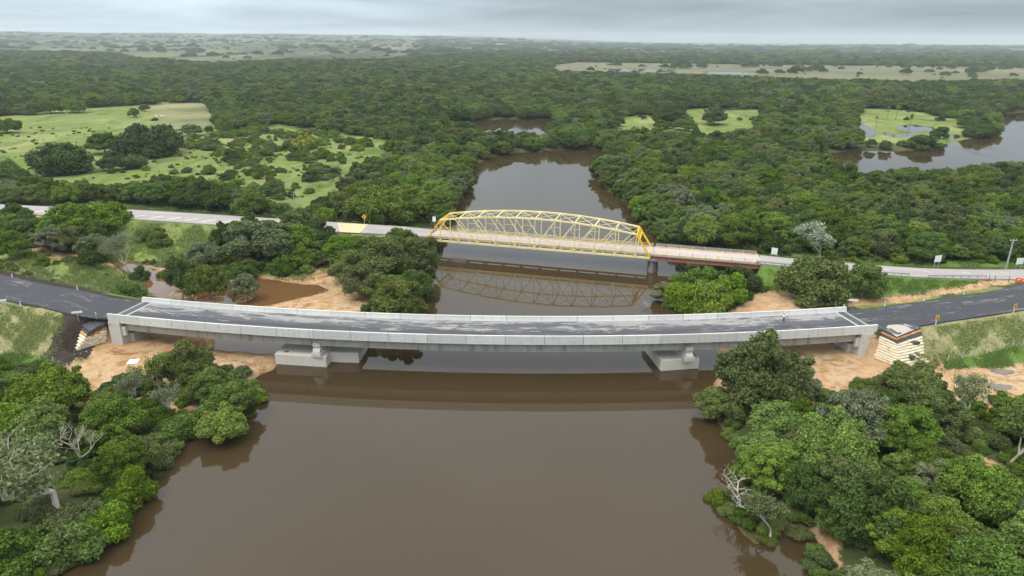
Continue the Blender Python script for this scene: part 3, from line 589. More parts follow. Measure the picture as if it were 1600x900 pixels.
for k in range(10):
    for sg in (1, -1): MB().beam(T(st[k], 4.0*sg, topz(st[k])+.02*sg), T(st[k+1], -4.0*sg, topz(st[k+1])+.02*sg), .11, .1).build('lateral_brace', 'yellow_paint', tb)
for s0, s1 in ((0, st[0]), (LT, st[-1])):   # portals
    zt = topz(s1); f = .78; sm = s0+(s1-s0)*f; zm = ZB+(zt-ZB)*f
    MB().beam(T(sm, 4.05, zm), T(sm, -4.05, zm), .3, .3).build('portal_beam', 'bright_yellow', tb)
    for j in range(6):
        a, b_ = 4.0-8*j/6, 4.0-8*(j+1)/6; p, q_ = ((s1, zt), (sm, zm)) if j % 2 else ((sm, zm), (s1, zt)); MB().beam(T(p[0], a, p[1]), T(q_[0], b_, q_[1]), .16, .16).build('portal_lacing', 'bright_yellow', tb)
q = MB().hexa([T(s, n, z) for z in (4.68, 5.0) for s, n in ((-.4, 3.85), (LT+.4, 3.85), (LT+.4, -3.85), (-.4, -3.85))]); q.build('deck', 'old_deck', tb)
for n_ in (-2.9, -1, 1, 2.9): MB().beam(T(0, n_, 4.5), T(LT, n_, 4.5), .2, .34).build('stringer', 'dark_steel', tb)
for k in range(22): MB().beam(T(1+k*(LT-2)/21, 3.95, 4.62), T(1+k*(LT-2)/21, 3.55, 4.62), .5, .3).build('deck_bracket', 'curb_yellow', tb)
# river pier and far-left abutment
def Tn(s, n): p = BA+BE*s+BN*n; return (p.x, p.y)
pr = empty('river_pier', (BB.x, BB.y, 0)); tag(pr, 'weathered dark stone pier in the water under the right end of the yellow truss', 'bridge pier')
mb = MB(); prof = []
for i in range(20):
    a = 2*math.pi*i/20; prof.append((1.35*math.cos(a), (4.0 if abs(math.sin(a)) > .3 else 3.6)*math.sin(a)*1.15))
for z0, z1, k0, k1 in ((-2, 3.3, 1.18, 1.0),):
    vs = [(*Tn(LT+.6+x*k0, y*k0), z0) for x, y in prof]+[(*Tn(LT+.6+x*k1, y*k1), z1) for x, y in prof]; mb.add([(x-BB.x, y-BB.y, z) for x, y, z in vs], [tuple(range(20))[::-1], tuple(range(20, 40))]+[(i, (i+1) % 20, 20+(i+1) % 20, 20+i) for i in range(20)])
mb.build('pier_shaft', 'old_stone', pr)
mb = MB().hexa([(Tn(s, n)[0]-BB.x, Tn(s, n)[1]-BB.y, z) for z in (3.3, 3.75) for s, n in ((LT-.9, 4.9), (LT+2.1, 4.9), (LT+2.1, -4.9), (LT-.9, -4.9))]); mb.build('pier_cap', 'old_stone', pr)
# approach span
ap = empty('approach_span', (0, 0, 0)); tag(ap, 'short span with rust red girders and slatted railing right of the yellow truss', 'bridge span')
E2 = (AP_END-BB).normalized(); N2 = Vector((E2.y, -E2.x, 0)); L2 = (AP_END-BB).length
def S(s, n, z): p = BB+E2*s+N2*n; return (p.x, p.y, z)
MB().hexa([S(s, n, z) for z in (4.62, 5.002) for s, n in ((.5, 4.0), (L2+.1, 4.0), (L2+.1, -4.0), (.5, -4.0))]).build('deck', 'old_deck', ap)
for n_ in (3.5, 1.2, -1.2, -3.5):
    q = MB().beam(S(.4, n_, 4.0), S(L2-.1, n_, 4.0), .12, 1.15); q.beam(S(.4, n_, 3.45), S(L2-.1, n_, 3.45), .42, .08); q.beam(S(.4, n_, 4.56), S(L2-.1, n_, 4.56), .42, .08)
    q.build('girder', 'rust_steel', ap)
for sd in (1, -1):
    MB().beam(S(.5, 3.8*sd, 5.14), S(L2, 3.8*sd, 5.14), .3, .28).build('curb', 'curb_yellow', ap)
    for k in range(9):
        s = 1+(L2-1.6)*k/8; MB().beam(S(s, 3.92*sd, 5.0), S(s, 3.92*sd, 6.1), .14, .14).build('railing_post', 'curb_yellow' if sd > 0 else 'galvanised', ap)
    if sd < 0:
        for z in (5.5, 5.68, 5.86, 6.04): MB().beam(S(1, 3.92*sd, z), S(L2-.6, 3.92*sd, z), .06, .07).build('rail', 'galvanised', ap)
    else:
        for z in (5.62, 6.0): MB().beam(S(1, 3.92*sd, z), S(L2-.6, 3.92*sd, z), .04, .04).build('rail', 'galvanised', ap)
ab = empty('stone_abutment', tuple(AP_END)); tag(ab, 'old stone abutment with sloping wing wall at the right end of the approach span', 'abutment')
mb = MB().hexa([(S(s, n, 0)[0]-AP_END.x, S(s, n, 0)[1]-AP_END.y, z) for z in (-.5, 4.55) for s, n in ((L2, 4.4), (L2+1.2, 4.4), (L2+1.2, -4.4), (L2, -4.4))]); mb.build('wall', 'old_stone', ab)
mb = MB()
for (s0, n0, z0), (s1, n1, z1) in (((L2+.4, 4.42, 4.9), (L2+5.2, 9.5, 1.7)),):
    c = [(s0, n0), (s1, n1), (s1+.5, n1-.4), (s0+.6, n0-.4)]; zt = [z0, z1, z1, z0]
    mb.hexa([(S(s, n, 0)[0]-AP_END.x, S(s, n, 0)[1]-AP_END.y, -.5) for s, n in c]+[(S(s, n, 0)[0]-AP_END.x, S(s, n, 0)[1]-AP_END.y, z) for (s, n), z in zip(c, zt)])
mb.build('wing_wall', 'old_stone', ab)
mb = MB().hexa([(*Tn(s, n), z) for z in (-.5, 4.6) for s, n in ((-2.0, 4.8), (.2, 4.8), (.2, -4.8), (-2.0, -4.8))]); mb.off = (BA.x, BA.y, 0); o = mb.build('stone_abutment', 'old_stone'); tag(o, 'dark stone abutment under the left end of the yellow truss, half hidden by trees', 'abutment')
# ------------------------------------------------------------------ wrapped soil terraces
def terrace(name, label, A, Nn, E_, zs, mats, r=.28):
    root = empty(name, (*A[0], 0)); tag(root, label, 'retaining wall'); k = len(zs)-1
    for i in range(k):
        z0, z1 = zs[i], zs[i+1]; f = i/k
        line = [(A[0][0]+(A[1][0]-A[0][0])*f, A[0][1]+(A[1][1]-A[0][1])*f), (Nn[0][0]+(Nn[1][0]-Nn[0][0])*f, Nn[0][1]+(Nn[1][1]-Nn[0][1])*f), (E_[0][0]+(E_[1][0]-E_[0][0])*f, E_[0][1]+(E_[1][1]-E_[0][1])*f)]
        pts = []
        for j in range(2):
            n_ = 9
            for q_ in range(n_): u = q_/n_; pts.append((line[j][0]*(1-u)+line[j+1][0]*u, line[j][1]*(1-u)+line[j+1][1]*u))
        pts.append(line[2]); back = (A[0][0]+2.2, A[0][1]+9.); vs = []; pr_ = [(0.5, 0.), (.02, .14), (-.05, .5), (0.03, .84), (.45, 1.0), (3.0, 1.02)]
        for (x, y) in pts:
            dx, dy = back[0]-x, back[1]-y; l = math.hypot(dx, dy); dx /= l; dy /= l; w1 = random.uniform(-.12, .12); w2 = random.uniform(-.05, .05)
            for o_, zf in pr_: vs.append((x+dx*(o_+w1), y+dy*(o_+w1), z0+(z1-z0)*zf+w2))
        m = len(pr_); fs = [(a*m+b_, (a+1)*m+b_, (a+1)*m+b_+1, a*m+b_+1) for a in range(len(pts)-1) for b_ in range(m-1)]
        fs += [tuple(range(m)), tuple(range((len(pts)-1)*m, len(pts)*m))[::-1]]
        q = MB().add(vs, fs); q.v = [(x-A[0][0], y-A[0][1], z) for x, y, z in q.v]; q.build('wrapped_layer', mats[i], root, smooth=False)
    return root
zs = [.9+.47*i for i in range(14)]; mats = ['geotextile']*10+['black_geotextile', 'orange_soil', 'black_geotextile']
Ab = P(1354, 556, 1.3); At = P(1375, 512, 7); Nb = P(1404, 578, 1.2); Ntp = P(1401, 524, 7.); Eb = P(1462, 566, 1.6); Et = P(1436, 510, 7)
tr = terrace('wrapped_soil_terrace', 'stepped wall of cream and black fabric wrapped soil at the concrete bridge right end', (Ab, At), (Nb, Ntp), (Eb, Et), zs, mats)
mb = MB(); c = [P(1378, 511, 7), P(1401, 526, 7.), P(1437, 511, 7), P(1425, 503, 7), P(1380, 506, 7)]; mb.add([(x-Ab[0], y-Ab[1], 6.95+random.uniform(-.02, .02)) for x, y in c]+[(sum(p[0] for p in c)/5-Ab[0], sum(p[1] for p in c)/5-Ab[1], 7.12)], [(i, (i+1) % 5, 5) for i in range(5)]); mb.build('gravel_top', 'gravel', tr)
for (u_, v_, z_, L_, hh) in ((1431, 537, 5.0, 1.9, .42), (1427, 560, 2.9, 1.1, .7)):  # dark openings in the wrapped wall, their darkness given by solid black boxes
    x, y = P(u_, v_, z_); x -= Ab[0]; y -= Ab[1]-.32; MB().hexa([(x-L_/2, y-.35, z_-hh/2), (x+L_/2, y-.15, z_-hh/2), (x+L_/2, y+.6, z_-hh/2), (x-L_/2, y+.6, z_-hh/2), (x-L_/2, y-.3, z_+hh/2), (x+L_/2, y-.1, z_+hh/2), (x+L_/2, y+.6, z_+hh/2), (x-L_/2, y+.6, z_+hh/2)]).build('painted_opening', 'black_geotextile', tr)
# left: cream layers against the soil ramp
zs = [1.0, 1.5, 2.0, 2.5, 3.0, 3.5]
Ab = P(166, 536, 1.3); At = P(166, 510, 4.5); Nb = P(122, 551, 1.3); Ntp = P(139, 525, 3.6); Eb = P(116, 548, 1.6); Et = P(136, 521, 3.9)
def low_terrace():
    root = empty('wrapped_soil_terrace', (*Ab, 0)); tag(root, 'short stack of cream fabric wrapped soil beside the concrete bridge left end', 'retaining wall')
    for i in range(9):
        f = i/9; za, zb = 1.2+4.9*f, 1.2+3.9*f; a = P(167, 536-35*f, za); b_ = P(117+25*f, 551-35*f, zb); vs = []; n_ = 10; pr_ = [(.45, -.3), (-.02, -.24), (-.10, .05), (.0, .34), (.5, .42), (4.0, .42)]
        for j in range(n_+1):
            u = j/n_; x, y = a[0]*(1-u)+b_[0]*u, a[1]*(1-u)+b_[1]*u; z = za*(1-u)+zb*u; w1 = random.uniform(-.15, .15); w2 = random.uniform(-.07, .07)
            for o_, zf in pr_: vs.append((x-.75*(o_+w1)-Ab[0], y+.66*(o_+w1)-Ab[1], z+zf*1.05+w2))
        m = len(pr_); q = MB().add(vs, [(c_*m+d, c_*m+d+1, (c_+1)*m+d+1, (c_+1)*m+d) for c_ in range(n_) for d in range(m-1)]+[tuple(range(m))[::-1], tuple(range(n_*m, n_*m+m))]); q.build('wrapped_layer', 'geotextile' if i < 6 else 'orange_soil' if i == 6 else 'black_geotextile', root)
low_terrace()
# ------------------------------------------------------------------ street furniture
def at(u, v, z): x, y = P(u, v, z); return x, y, z
def ground_at(u, v):
    z = 1.3
    for _ in range(6):
        x, y = P(u, v, z); z = .5*z+.5*ground_z(x, y)
    return x, y, z
def face(root, x, y): root.rotation_euler[2] = math.atan2(-x, y)*.0
def post_proto():
    r = empty('delineator_post'); q = MB().box(-.09, .09, -.05, .05, -.4, 1.15); q.build('post', 'white_paint', r); MB().box(-.095, .095, -.055, .055, .85, .98).build('reflector_band', 'black_paint', r); return r
dp = None
dl = [((32, 476.5), 7, 'white marker post on the near verge left of the dark soil slope'), ((150, 492), 7, 'white marker post beside the left end of the near bridge parapet'), ((19, 432), 7, 'leftmost white marker post on the far verge of the left road'), ((121.3, 452.5), 7, 'white marker post on the far verge of the left road, above the blank sign'),
      ((1318.5, 480), 7, 'white marker post beside the right end of the far bridge parapet'), ((1382.8, 474.7), 7, 'first white marker post along the far verge right of the bridge'), ((1444, 467.3), 6.9, 'second white marker post along the far verge right of the bridge'), ((1506.7, 457), 6.6, 'farthest white marker post along the far verge of the right road')]
for (uv, z, lab) in dl:
    x, y = P(*uv, z); zg = max(ground_z(x, y), z-.6)
    if dp is None: dp = post_proto(); r = dp; r.location = (x, y, zg)
    else: r = copy_thing(dp, (x, y, zg))
    tag(r, lab, 'marker post', 'white marker posts along the new road')
bs = [((121.5, 494.5), 7, 'blank white board sign on one leg at the top of the dark soil slope', .9), ((3.5, 476), 7, 'blank white board sign cut by the left edge of the picture', .9), ((1332.5, 475.5), 7, 'blank white board sign behind the right end of the far parapet', -.3)]
sp0 = None
for uv, z, lab, rz in bs:
    x, y = P(*uv, z); zg = max(ground_z(x, y), z-1)
    if sp0 is None:
        sp0 = empty('board_sign'); MB().tube((0, .04, -.5), (0, .04, 1.9), .05, .05).build('pole', 'galvanised', sp0); MB().box(-.95, .95, -.03, 0, 1.75, 2.15).build('board', 'white_paint', sp0); r = sp0; r.location = (x, y, zg); r.rotation_euler[2] = R_(20)
    else: r = copy_thing(sp0, (x, y, zg), R_(20 if rz > 0 else -12))
    tag(r, lab, 'sign', 'blank white board signs')
def chev():
    r = empty('chevron_sign'); MB().box(-.06, .06, 0.01, .09, -.4, 1.5).build('post', 'white_paint', r); b_ = MB().box(-.42, .42, -.04, 0, 1.15, 2.2).build('panel', 'orange_sign', r)
    q = MB(); z0 = 1.675
    q.add([(-.25, -.046, z0), (.05, -.046, z0+.38), (.27, -.046, z0+.38), (-.03, -.046, z0), (.27, -.046, z0-.38), (.05, -.046, z0-.38)], [(0, 3, 2, 1), (0, 5, 4, 3)]); q.build('arrow', 'black_paint', b_); return r
x, y = P(1462.5, 506, 7); c1 = chev(); c1.location = (x, y, ground_z(x, y)-.1); c1.rotation_euler[2] = R_(18); tag(c1, 'orange chevron sign on the near verge closer to the bridge end', 'road sign', 'orange chevron signs')
x, y = P(1584, 487.5, 6.8); c2 = copy_thing(c1, (x, y, ground_z(x, y)-.1), R_(18)); tag(c2, 'orange chevron sign at the right edge above the grass slope', 'road sign', 'orange chevron signs')
# old road signs
def billboard(u, v, w_, h_, top, lab, rz, m='white_paint', zb=None):
    x, y = P(u, v, 4.3); z = ground_z(x, y); r = empty('panel_sign', (x, y, z), R_(rz))
    for s in (-1, 1): MB().box(s*w_*.34-.06, s*w_*.34+.06, .02, .12, -.5, top-.1).build('leg', 'galvanised', r)
    MB().box(-w_/2, w_/2, -.05, 0, top-h_, top).build('panel', m, r); tag(r, lab, 'road sign', 'white panel signs beside the old road')
billboard(1209.5, 397, 1.6, 1.9, 3.5, 'upright white panel sign beside the old road close to the railed approach span', -25)
billboard(1463, 416.5, 2.1, 1.8, 4.0, 'white two-legged panel sign left of the leaning utility pole', 15); billboard(1592, 415, 2.3, 1.7, 3.8, 'white two-legged panel sign at the right edge beside the utility pole', 12)
def pole(u, v, h_, lab, z=4.3, arm=True, m='galvanised', rr=.15, cat='utility pole'):
    x, y = P(u, v, z); zg = ground_z(x, y); r = empty('utility_pole', (x, y, zg)); MB().tube((0, 0, -.5), (0, 0, h_), rr*1.25, rr*.8, 8).build('pole', m, r)
    if arm:
        MB().beam((-.9, 0, h_-.25), (.9, 0, h_-.25), .12, .14).build('cross_arm', m, r)
        for s in (-.75, 0, .75): MB().tube((s, 0, h_-.18), (s, 0, h_+.08), .06, .05, 6).build('insulator', 'white_paint', r)
    tag(r, lab, cat)
pole(1572.5, 417, 8.6, 'pale concrete utility pole with a short cross arm beside the old road at right', rr=.2)
pole(460, 319, 4.2, 'short pale concrete pole in the pasture behind the old road', 2, rr=.2); pole(599, 350, 5.0, 'thin dark pole beside the old road right of the diamond warning sign', 4.5, False, 'dark_steel', .07, 'pole')
pole(1366, 411, 6.5, 'thin dark lamp pole behind the old road right of the silvery tree', 4.3, False, 'dark_steel', .07, 'pole')
pole(108, 197, 9, 'thin grey power pole standing in the far left pasture', 1.5, True, rr=.2)
x, y = P(569.5, 348, 5); r = empty('warning_sign', (x, y, ground_z(x, y)), R_(5)); MB().box(-.05, .05, .0, .08, -.3, 2.2).build('post', 'white_paint', r)
pn = MB().add([(a, yy, 2.4+b_) for yy in (-.04, 0) for a, b_ in ((0, -.75), (.75, 0), (0, .75), (-.75, 0))], [(0, 1, 2, 3), (7, 6, 5, 4), (0, 4, 5, 1), (1, 5, 6, 2), (2, 6, 7, 3), (3, 7, 4, 0)]).build('diamond_panel', 'orange_sign', r)
MB().add([(-.12, -.046, 2.15), (.12, -.046, 2.15), (.12, -.046, 2.45), (.25, -.046, 2.45), (0, -.046, 2.75), (-.25, -.046, 2.45), (-.12, -.046, 2.45)], [tuple(range(7))]).build('symbol', 'black_paint', pn); tag(r, 'orange diamond warning sign on a white post beside the old road', 'road sign')
x, y = P(534.5, 354, 5); r = empty('kerb_board', (x, y, 5.0)); MB().box(-.3, .3, -.03, .03, .25, 1.25).build('panel', 'white_paint', r); MB().box(-.04, .04, -.03, .03, 0, .25).build('foot', 'galvanised', r); tag(r, 'small white board standing on the old road by the dusty patch', 'sign')
x, y, z = T(-1.2, -4.6, 5); r = empty('marker_board', (x, y, 5)); MB().box(-.5, .5, -.05, .05, 2.4, 3.9).build('panel', 'white_paint', r); MB().box(-.06, .06, .05, .12, -1, 3).build('post', 'galvanised', r); tag(r, 'white board on a post at the left portal of the yellow truss', 'sign')
def guard(u0, v0, u1, v1, z, lab, n):
    a = Vector((*P(u0, v0, z), z)); b_ = Vector((*P(u1, v1, z), z)); r = empty('guardrail', tuple(a)); MB().beam((0, 0, .6), b_-a+Vector((0, 0, .6)), .08, .32).build('rail', 'galvanised', r)
    for k in range(n+1): p = (b_-a)*k/n; MB().box(p.x-.08, p.x+.08, p.y+.05, p.y+.2, -.6, .7).build('post', 'galvanised', r)
    tag(r, lab, 'guardrail', 'guardrails on the near edge of the old road')
guard(1182, 411.8, 1248, 417.8, 5, 'low grey guardrail on the near edge of the old road next to the approach span', 5); guard(1374, 429, 1420, 431.2, 5, 'short grey guardrail on the old road just right of the leafy roadside tree', 4); guard(1450, 434.2, 1541, 434.5, 5, 'long grey guardrail on the old road above the eroded red bank', 7)
# gate frame + plastic barrier at the junction
g = empty('wire_fence', (*P(1545, 437, 5), 5)); a = Vector((*P(1545, 437, 5), 5))
for uv in ((1545, 437), (1554, 438), (1576, 439)):
    p = Vector((*P(*uv, 5), 5))-a; MB().box(p.x-.05, p.x+.05, p.y-.05, p.y+.05, -.3, 1.3).build('post', 'dark_steel', g)
e = Vector((*P(1576, 439, 5), 5))-a
for z in (.5, 1.1): MB().beam((0, 0, z), e+Vector((0, 0, z)), .03, .03).build('wire', 'dark_steel', g)
tag(g, 'dark wire barrier on thin posts where the sandy path meets the old road', 'fence')
for uv, lab in (((1590, 440), 'red plastic road barrier at the right edge, left of its pair'), ((1599, 441), 'red plastic road barrier cut by the right edge of the picture')):
    x, y = P(*uv, 5.1); r = empty('plastic_barrier', (x, y, 5.1), R_(8))
    MB().hexa([(-.65, -.28, 0), (.65, -.28, 0), (.65, .28, 0), (-.65, .28, 0), (-.6, -.12, 1.0), (.6, -.12, 1.0), (.6, .12, 1.0), (-.6, .12, 1.0)]).build('body', 'red_plastic', r, bevel=.05)
    MB().box(-.4, .4, -.27, -.2, .45, .65).build('white_band', 'white_paint', r); tag(r, lab, 'barrier', 'red plastic barriers at the road junction')
# white slab on sand
x, y, z = ground_at(208.5, 566); r = MB().box(-.95, .95, -.95, .95, 0, .18); r.off = None; o = r.build('white_slab', 'white_paint', bevel=.02); o.location = (x, y, z+.03); o.rotation_euler[2] = R_(12); tag(o, 'square white slab lying on the orange sand below the left bridge end', 'slab')
# fences: posts and wires
def fence(name, px, lab, h_=1.3, th=.11):
    pts = [Vector(ground_at(*p)) for p in px]; r = empty(name, tuple(pts[0])); a = pts[0]
    for p in pts: q = p-a; MB().box(q.x-th/2, q.x+th/2, q.y-th/2, q.y+th/2, q.z-.3, q.z+h_+random.uniform(-.08, .08)).build('post', 'post_wood', r)
    for z in (.45, .8, 1.15):
        w_ = MB()
        for i in range(len(pts)-1): w_.beam(pts[i]-a+Vector((0, 0, z)), pts[i+1]-a+Vector((0, 0, z)), .012, .012)
        w_.build('wire', 'galvanised', r)
    tag(r, lab, 'fence')
fence('post_fence', [(-8, 420), (11, 423), (26, 426), (40, 430), (56, 434), (72, 438), (89, 442), (106, 446), (136, 453), (154, 456.5), (173, 461)], 'row of pale posts and wire on the meadow side of the left road')
fence('post_fence', [(235, 468), (256, 466), (279, 469)], 'three pale posts at the pond edge behind the left end of the far parapet', 1.5)
fence('post_fence', [(1480, 566), (1503, 560), (1523, 558), (1541, 555), (1562, 548), (1581, 543), (1598, 539), (1620, 535)], 'row of pale posts and wire at the foot of the right grass slope', 1.5)
fence('post_fence', [(63, 563), (84, 567), (107, 578)], 'row of thin posts at the foot of the dark soil slope', 1.3)
x, y, z = ground_at(176, 598); o = MB().box(-.05, .05, -.05, .05, -.2, 1.5).build('stake', 'post_wood'); o.location = (x, y, z); tag(o, 'single thin stake in the orange sand on the left bank', 'stake')
x, y, z = ground_at(1338.5, 589); o = MB().box(-.05, .05, -.05, .05, -.2, 1.5).build('stake', 'post_wood'); o.location = (x, y, z); tag(o, 'single thin stake in the sand below the right bridge end', 'stake')
x, y, z = ground_at(1435, 456); 
fence('thin_fence', [(1376, 472.0), (1396, 468), (1413, 465), (1436, 461), (1457, 458)], 'thin dark stakes along the sandy path beyond the right road', 1.2, .06)
# ------------------------------------------------------------------ person walking on the deck
def skin_obj(name, joints, edges, radii, m, parent, sub=1):
    me = bpy.data.meshes.new(name); me.from_pydata(joints, edges, []); me.materials.append(MATS[m]); o = bpy.data.objects.new(name, me); link(o, parent)
    md = o.modifiers.new('skin', 'SKIN'); md.use_smooth_shade = True
    if not me.skin_vertices: me.attributes  # layer is created with the modifier
    if len(me.skin_vertices) == 0:
        bpy.context.view_layer.objects.active = o; bpy.ops.mesh.customdata_skin_add()
    for i, r_ in enumerate(radii):
        sv = me.skin_vertices[0].data[i]; sv.radius = (r_, r_); sv.use_root = (i == 0)
    s = o.modifiers.new('sub', 'SUBSURF'); s.levels = sub; s.render_levels = sub; return o
x, y = P(1224, 503.5, DZ); pe = empty('person', (x, y, DZ), R_(95)); tag(pe, 'person in a white shirt and dark trousers walking across the bridge deck', 'person')
J = [(0, 0, .95), (0, .02, 1.15), (0, .03, 1.4), (0, .02, 1.5), (0, .05, 1.58), (0, .06, 1.68),           # pelvis spine chest neck head
     (-.18, .02, 1.42), (-.24, -.08, 1.15), (-.24, .02, .92), (.18, .02, 1.42), (.24, .12, 1.16), (.24, .26, .98),
     (-.1, 0, .9), (-.11, .14, .5), (-.11, .2, .08), (-.11, .32, .04), (.1, 0, .9), (.11, -.06, .5), (.11, -.3, .14), (.11, -.2, .05)]
Ed = [(0, 1), (1, 2), (2, 3), (3, 4), (4, 5), (2, 6), (6, 7), (7, 8), (2, 9), (9, 10), (10, 11), (0, 12), (12, 13), (13, 14), (14, 15), (0, 16), (16, 17), (17, 18), (18, 19)]
Rr = [.13, .13, .15, .055, .085, .09, .06, .045, .035, .06, .045, .035, .09, .06, .045, .035, .09, .06, .045, .035]
body = skin_obj('body', J, Ed, Rr, 'skin', pe)
skin_obj('shirt', [J[i] for i in (0, 1, 2, 6, 7, 9, 10)], [(0, 1), (1, 2), (2, 3), (3, 4), (2, 5), (5, 6)], [.155, .16, .175, .085, .07, .085, .07], 'shirt_cloth', pe)
skin_obj('trousers', [(0, 0, .93)]+[J[i] for i in (12, 13, 14, 16, 17, 18)], [(0, 1), (1, 2), (2, 3), (0, 4), (4, 5), (5, 6)], [.15, .115, .085, .065, .115, .085, .065], 'trouser_cloth', pe)
skin_obj('hair', [(0, .03, 1.66), (0, .05, 1.74)], [(0, 1)], [.09, .075], 'hair', pe)
# cattle in the far pasture
def cow(u, v, lab, rz):
    x, y, z = ground_at(u, v); r = empty('cow', (x, y, z), rz)
    J = [(0, 0, 1.15), (.75, 0, 1.15), (-.7, 0, 1.15), (1.2, 0, 1.35), (1.6, 0, 1.2)]; Ed = [(0, 1), (0, 2), (1, 3), (3, 4)]; Rr = [.42, .38, .36, .2, .12]
    for sx, sy in ((.65, .22), (.65, -.22), (-.6, .22), (-.6, -.22)):
        n = len(J); J += [(sx, sy, .9), (sx+(.03 if sx > 0 else .08), sy, .45), (sx, sy, .05)]; Ed += [(1 if sx > 0 else 2, n), (n, n+1), (n+1, n+2)]; Rr += [.15, .08, .07]
    n = len(J); J += [(-1.0, 0, 1.25), (-1.1, 0, .6)]; Ed += [(2, n), (n, n+1)]; Rr += [.06, .03]
    skin_obj('body', J, Ed, Rr, 'hide', r); tag(r, lab, 'cow', 'white cattle in the left pasture')
cow(253, 183.5, 'brighter white cow standing in the left pasture', .3); cow(245, 184, 'dimmer white cow just left of the other in the pasture', 2.8)
print('furniture done')
# ------------------------------------------------------------------ vegetation
def crown(seed, npuff=18, hr=1.6, base=.20, leaf=.040, nleaf=20000, mt='mid', flat=1., spread=1., puffr=(.26, .42), low=False):
    """crown of unit radius, trunk foot at origin; many small leaf-clump faces on the skins of overlapping puffs"""
    g = np.random.default_rng(seed); cs = []; rs = []
    top = hr
    for k in range(npuff):
        for _ in range(30):
            a = g.uniform(0, 2*np.pi); rr = math.sqrt(g.uniform(0, 1))*.74*spread; zc = base+(top-base)*(1-(rr/.95)**2*.85)*g.uniform(.28 if not low else .1, .86)
            c = np.array([rr*math.cos(a), rr*math.sin(a), zc]); 
            if all(np.linalg.norm((c-q)*[1, 1, 1.2]) > .2 for q in cs): break
        cs.append(c); rs.append(g.uniform(*puffr))
    for k in range(npuff//3):        # outlying sprays break the outline
        a = g.uniform(0, 2*np.pi); el = g.uniform(-.1, 1.3); q = np.array([math.cos(a)*math.cos(el)*.86*spread, math.sin(a)*math.cos(el)*.86*spread, base+(top-base)*(.38+.50*math.sin(max(el, 0)))]); cs.append(q*g.uniform(.9, 1.06)); rs.append(g.uniform(.08, .15))
    npuff = len(cs); cs = np.array(cs); rs = np.array(rs); w_ = rs**2/np.sum(rs**2); V = []; LF = []
    for k in range(npuff):
        n = int(nleaf*w_[k]*1.9); d = g.normal(size=(n, 3)); d[:, 2] = d[:, 2]*.9+.35; d /= np.linalg.norm(d, axis=1)[:, None]
        lump = 1+.16*np.sin(d[:, 0]*7+k)*np.sin(d[:, 1]*6+2*k)+.10*np.sin(d[:, 2]*11+k)
        rad = rs[k]*lump*(1.05-.45*g.random(n)**1.6); p = cs[k]+d*rad[:, None]*np.array([1, 1, .78*flat])+g.normal(0, .012, (n, 3))
        q = np.linalg.norm((p[:, None]-cs[None])/np.array([1, 1, .78*flat]), axis=2)/rs[None]; q[:, k] = 9; keep = (q.min(1) > .62) & (p[:, 2] > (.06 if low else base*.55))
        p = p[keep]; d = d[keep]; n = len(p)
        nrm = d*.65+g.normal(size=(n, 3))*.6+np.array([0, 0, .35]); nrm /= np.linalg.norm(nrm, axis=1)[:, None]
        a = np.cross(nrm, g.normal(size=(n, 3))); a /= np.linalg.norm(a, axis=1)[:, None]; b_ = np.cross(nrm, a); s = leaf*g.uniform(.5, 1.25, n)[:, None]
        fold = nrm*s*.25
        V.append(np.stack([p-a*s, p-b_*s*.55+fold, p+a*s, p+b_*s*.55+fold], 1)); LF.append(np.clip(g.normal(.5, .22, n)+g.normal(0, .10), 0, 1))
    V = np.concatenate(V).reshape(-1, 3); F = np.arange(len(V)).reshape(-1, 4); LF = np.concatenate(LF)
    # inner foliage mass: low-poly lumps so that the crown is not hollow
    iv = []; if_ = []; lf = []
    ico = [(0, 0, 1), (.89, 0, .45), (.28, .85, .45), (-.72, .53, .45), (-.72, -.53, .45), (.28, -.85, .45), (.72, .53, -.45), (-.28, .85, -.45), (-.89, 0, -.45), (-.28, -.85, -.45), (.72, -.53, -.45), (0, 0, -1)]
    icf = [(0, 1, 2), (0, 2, 3), (0, 3, 4), (0, 4, 5), (0, 5, 1), (1, 6, 2), (2, 7, 3), (3, 8, 4), (4, 9, 5), (5, 10, 1), (6, 7, 2), (7, 8, 3), (8, 9, 4), (9, 10, 5), (10, 6, 1), (6, 11, 7), (7, 11, 8), (8, 11, 9), (9, 11, 10), (10, 11, 6)]
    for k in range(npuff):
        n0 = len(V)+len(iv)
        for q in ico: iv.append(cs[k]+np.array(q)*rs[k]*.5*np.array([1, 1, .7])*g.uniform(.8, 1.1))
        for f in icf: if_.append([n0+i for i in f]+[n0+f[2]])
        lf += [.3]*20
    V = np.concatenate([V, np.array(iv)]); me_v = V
    # quads and triangles mixed: build with from_pydata-free path
    me = bpy.data.meshes.new('crown'); nq = len(F); ntri = len(if_); tri = np.array([f[:3] for f in if_], np.int32)
    me.vertices.add(len(me_v)); me.vertices.foreach_set('co', me_v.astype(np.float32).ravel()); me.loops.add(nq*4+ntri*3); me.loops.foreach_set('vertex_index', np.concatenate([F.astype(np.int32).ravel(), tri.ravel()]))
    me.polygons.add(nq+ntri); me.polygons.foreach_set('loop_start', np.concatenate([np.arange(0, nq*4, 4), nq*4+np.arange(0, ntri*3, 3)]).astype(np.int32)); me.polygons.foreach_set('loop_total', np.concatenate([np.full(nq, 4), np.full(ntri, 3)]).astype(np.int32)); me.update(calc_edges=True)
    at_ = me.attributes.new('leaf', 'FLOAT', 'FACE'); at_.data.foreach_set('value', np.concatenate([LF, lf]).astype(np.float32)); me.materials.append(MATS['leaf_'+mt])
    return me, cs, rs
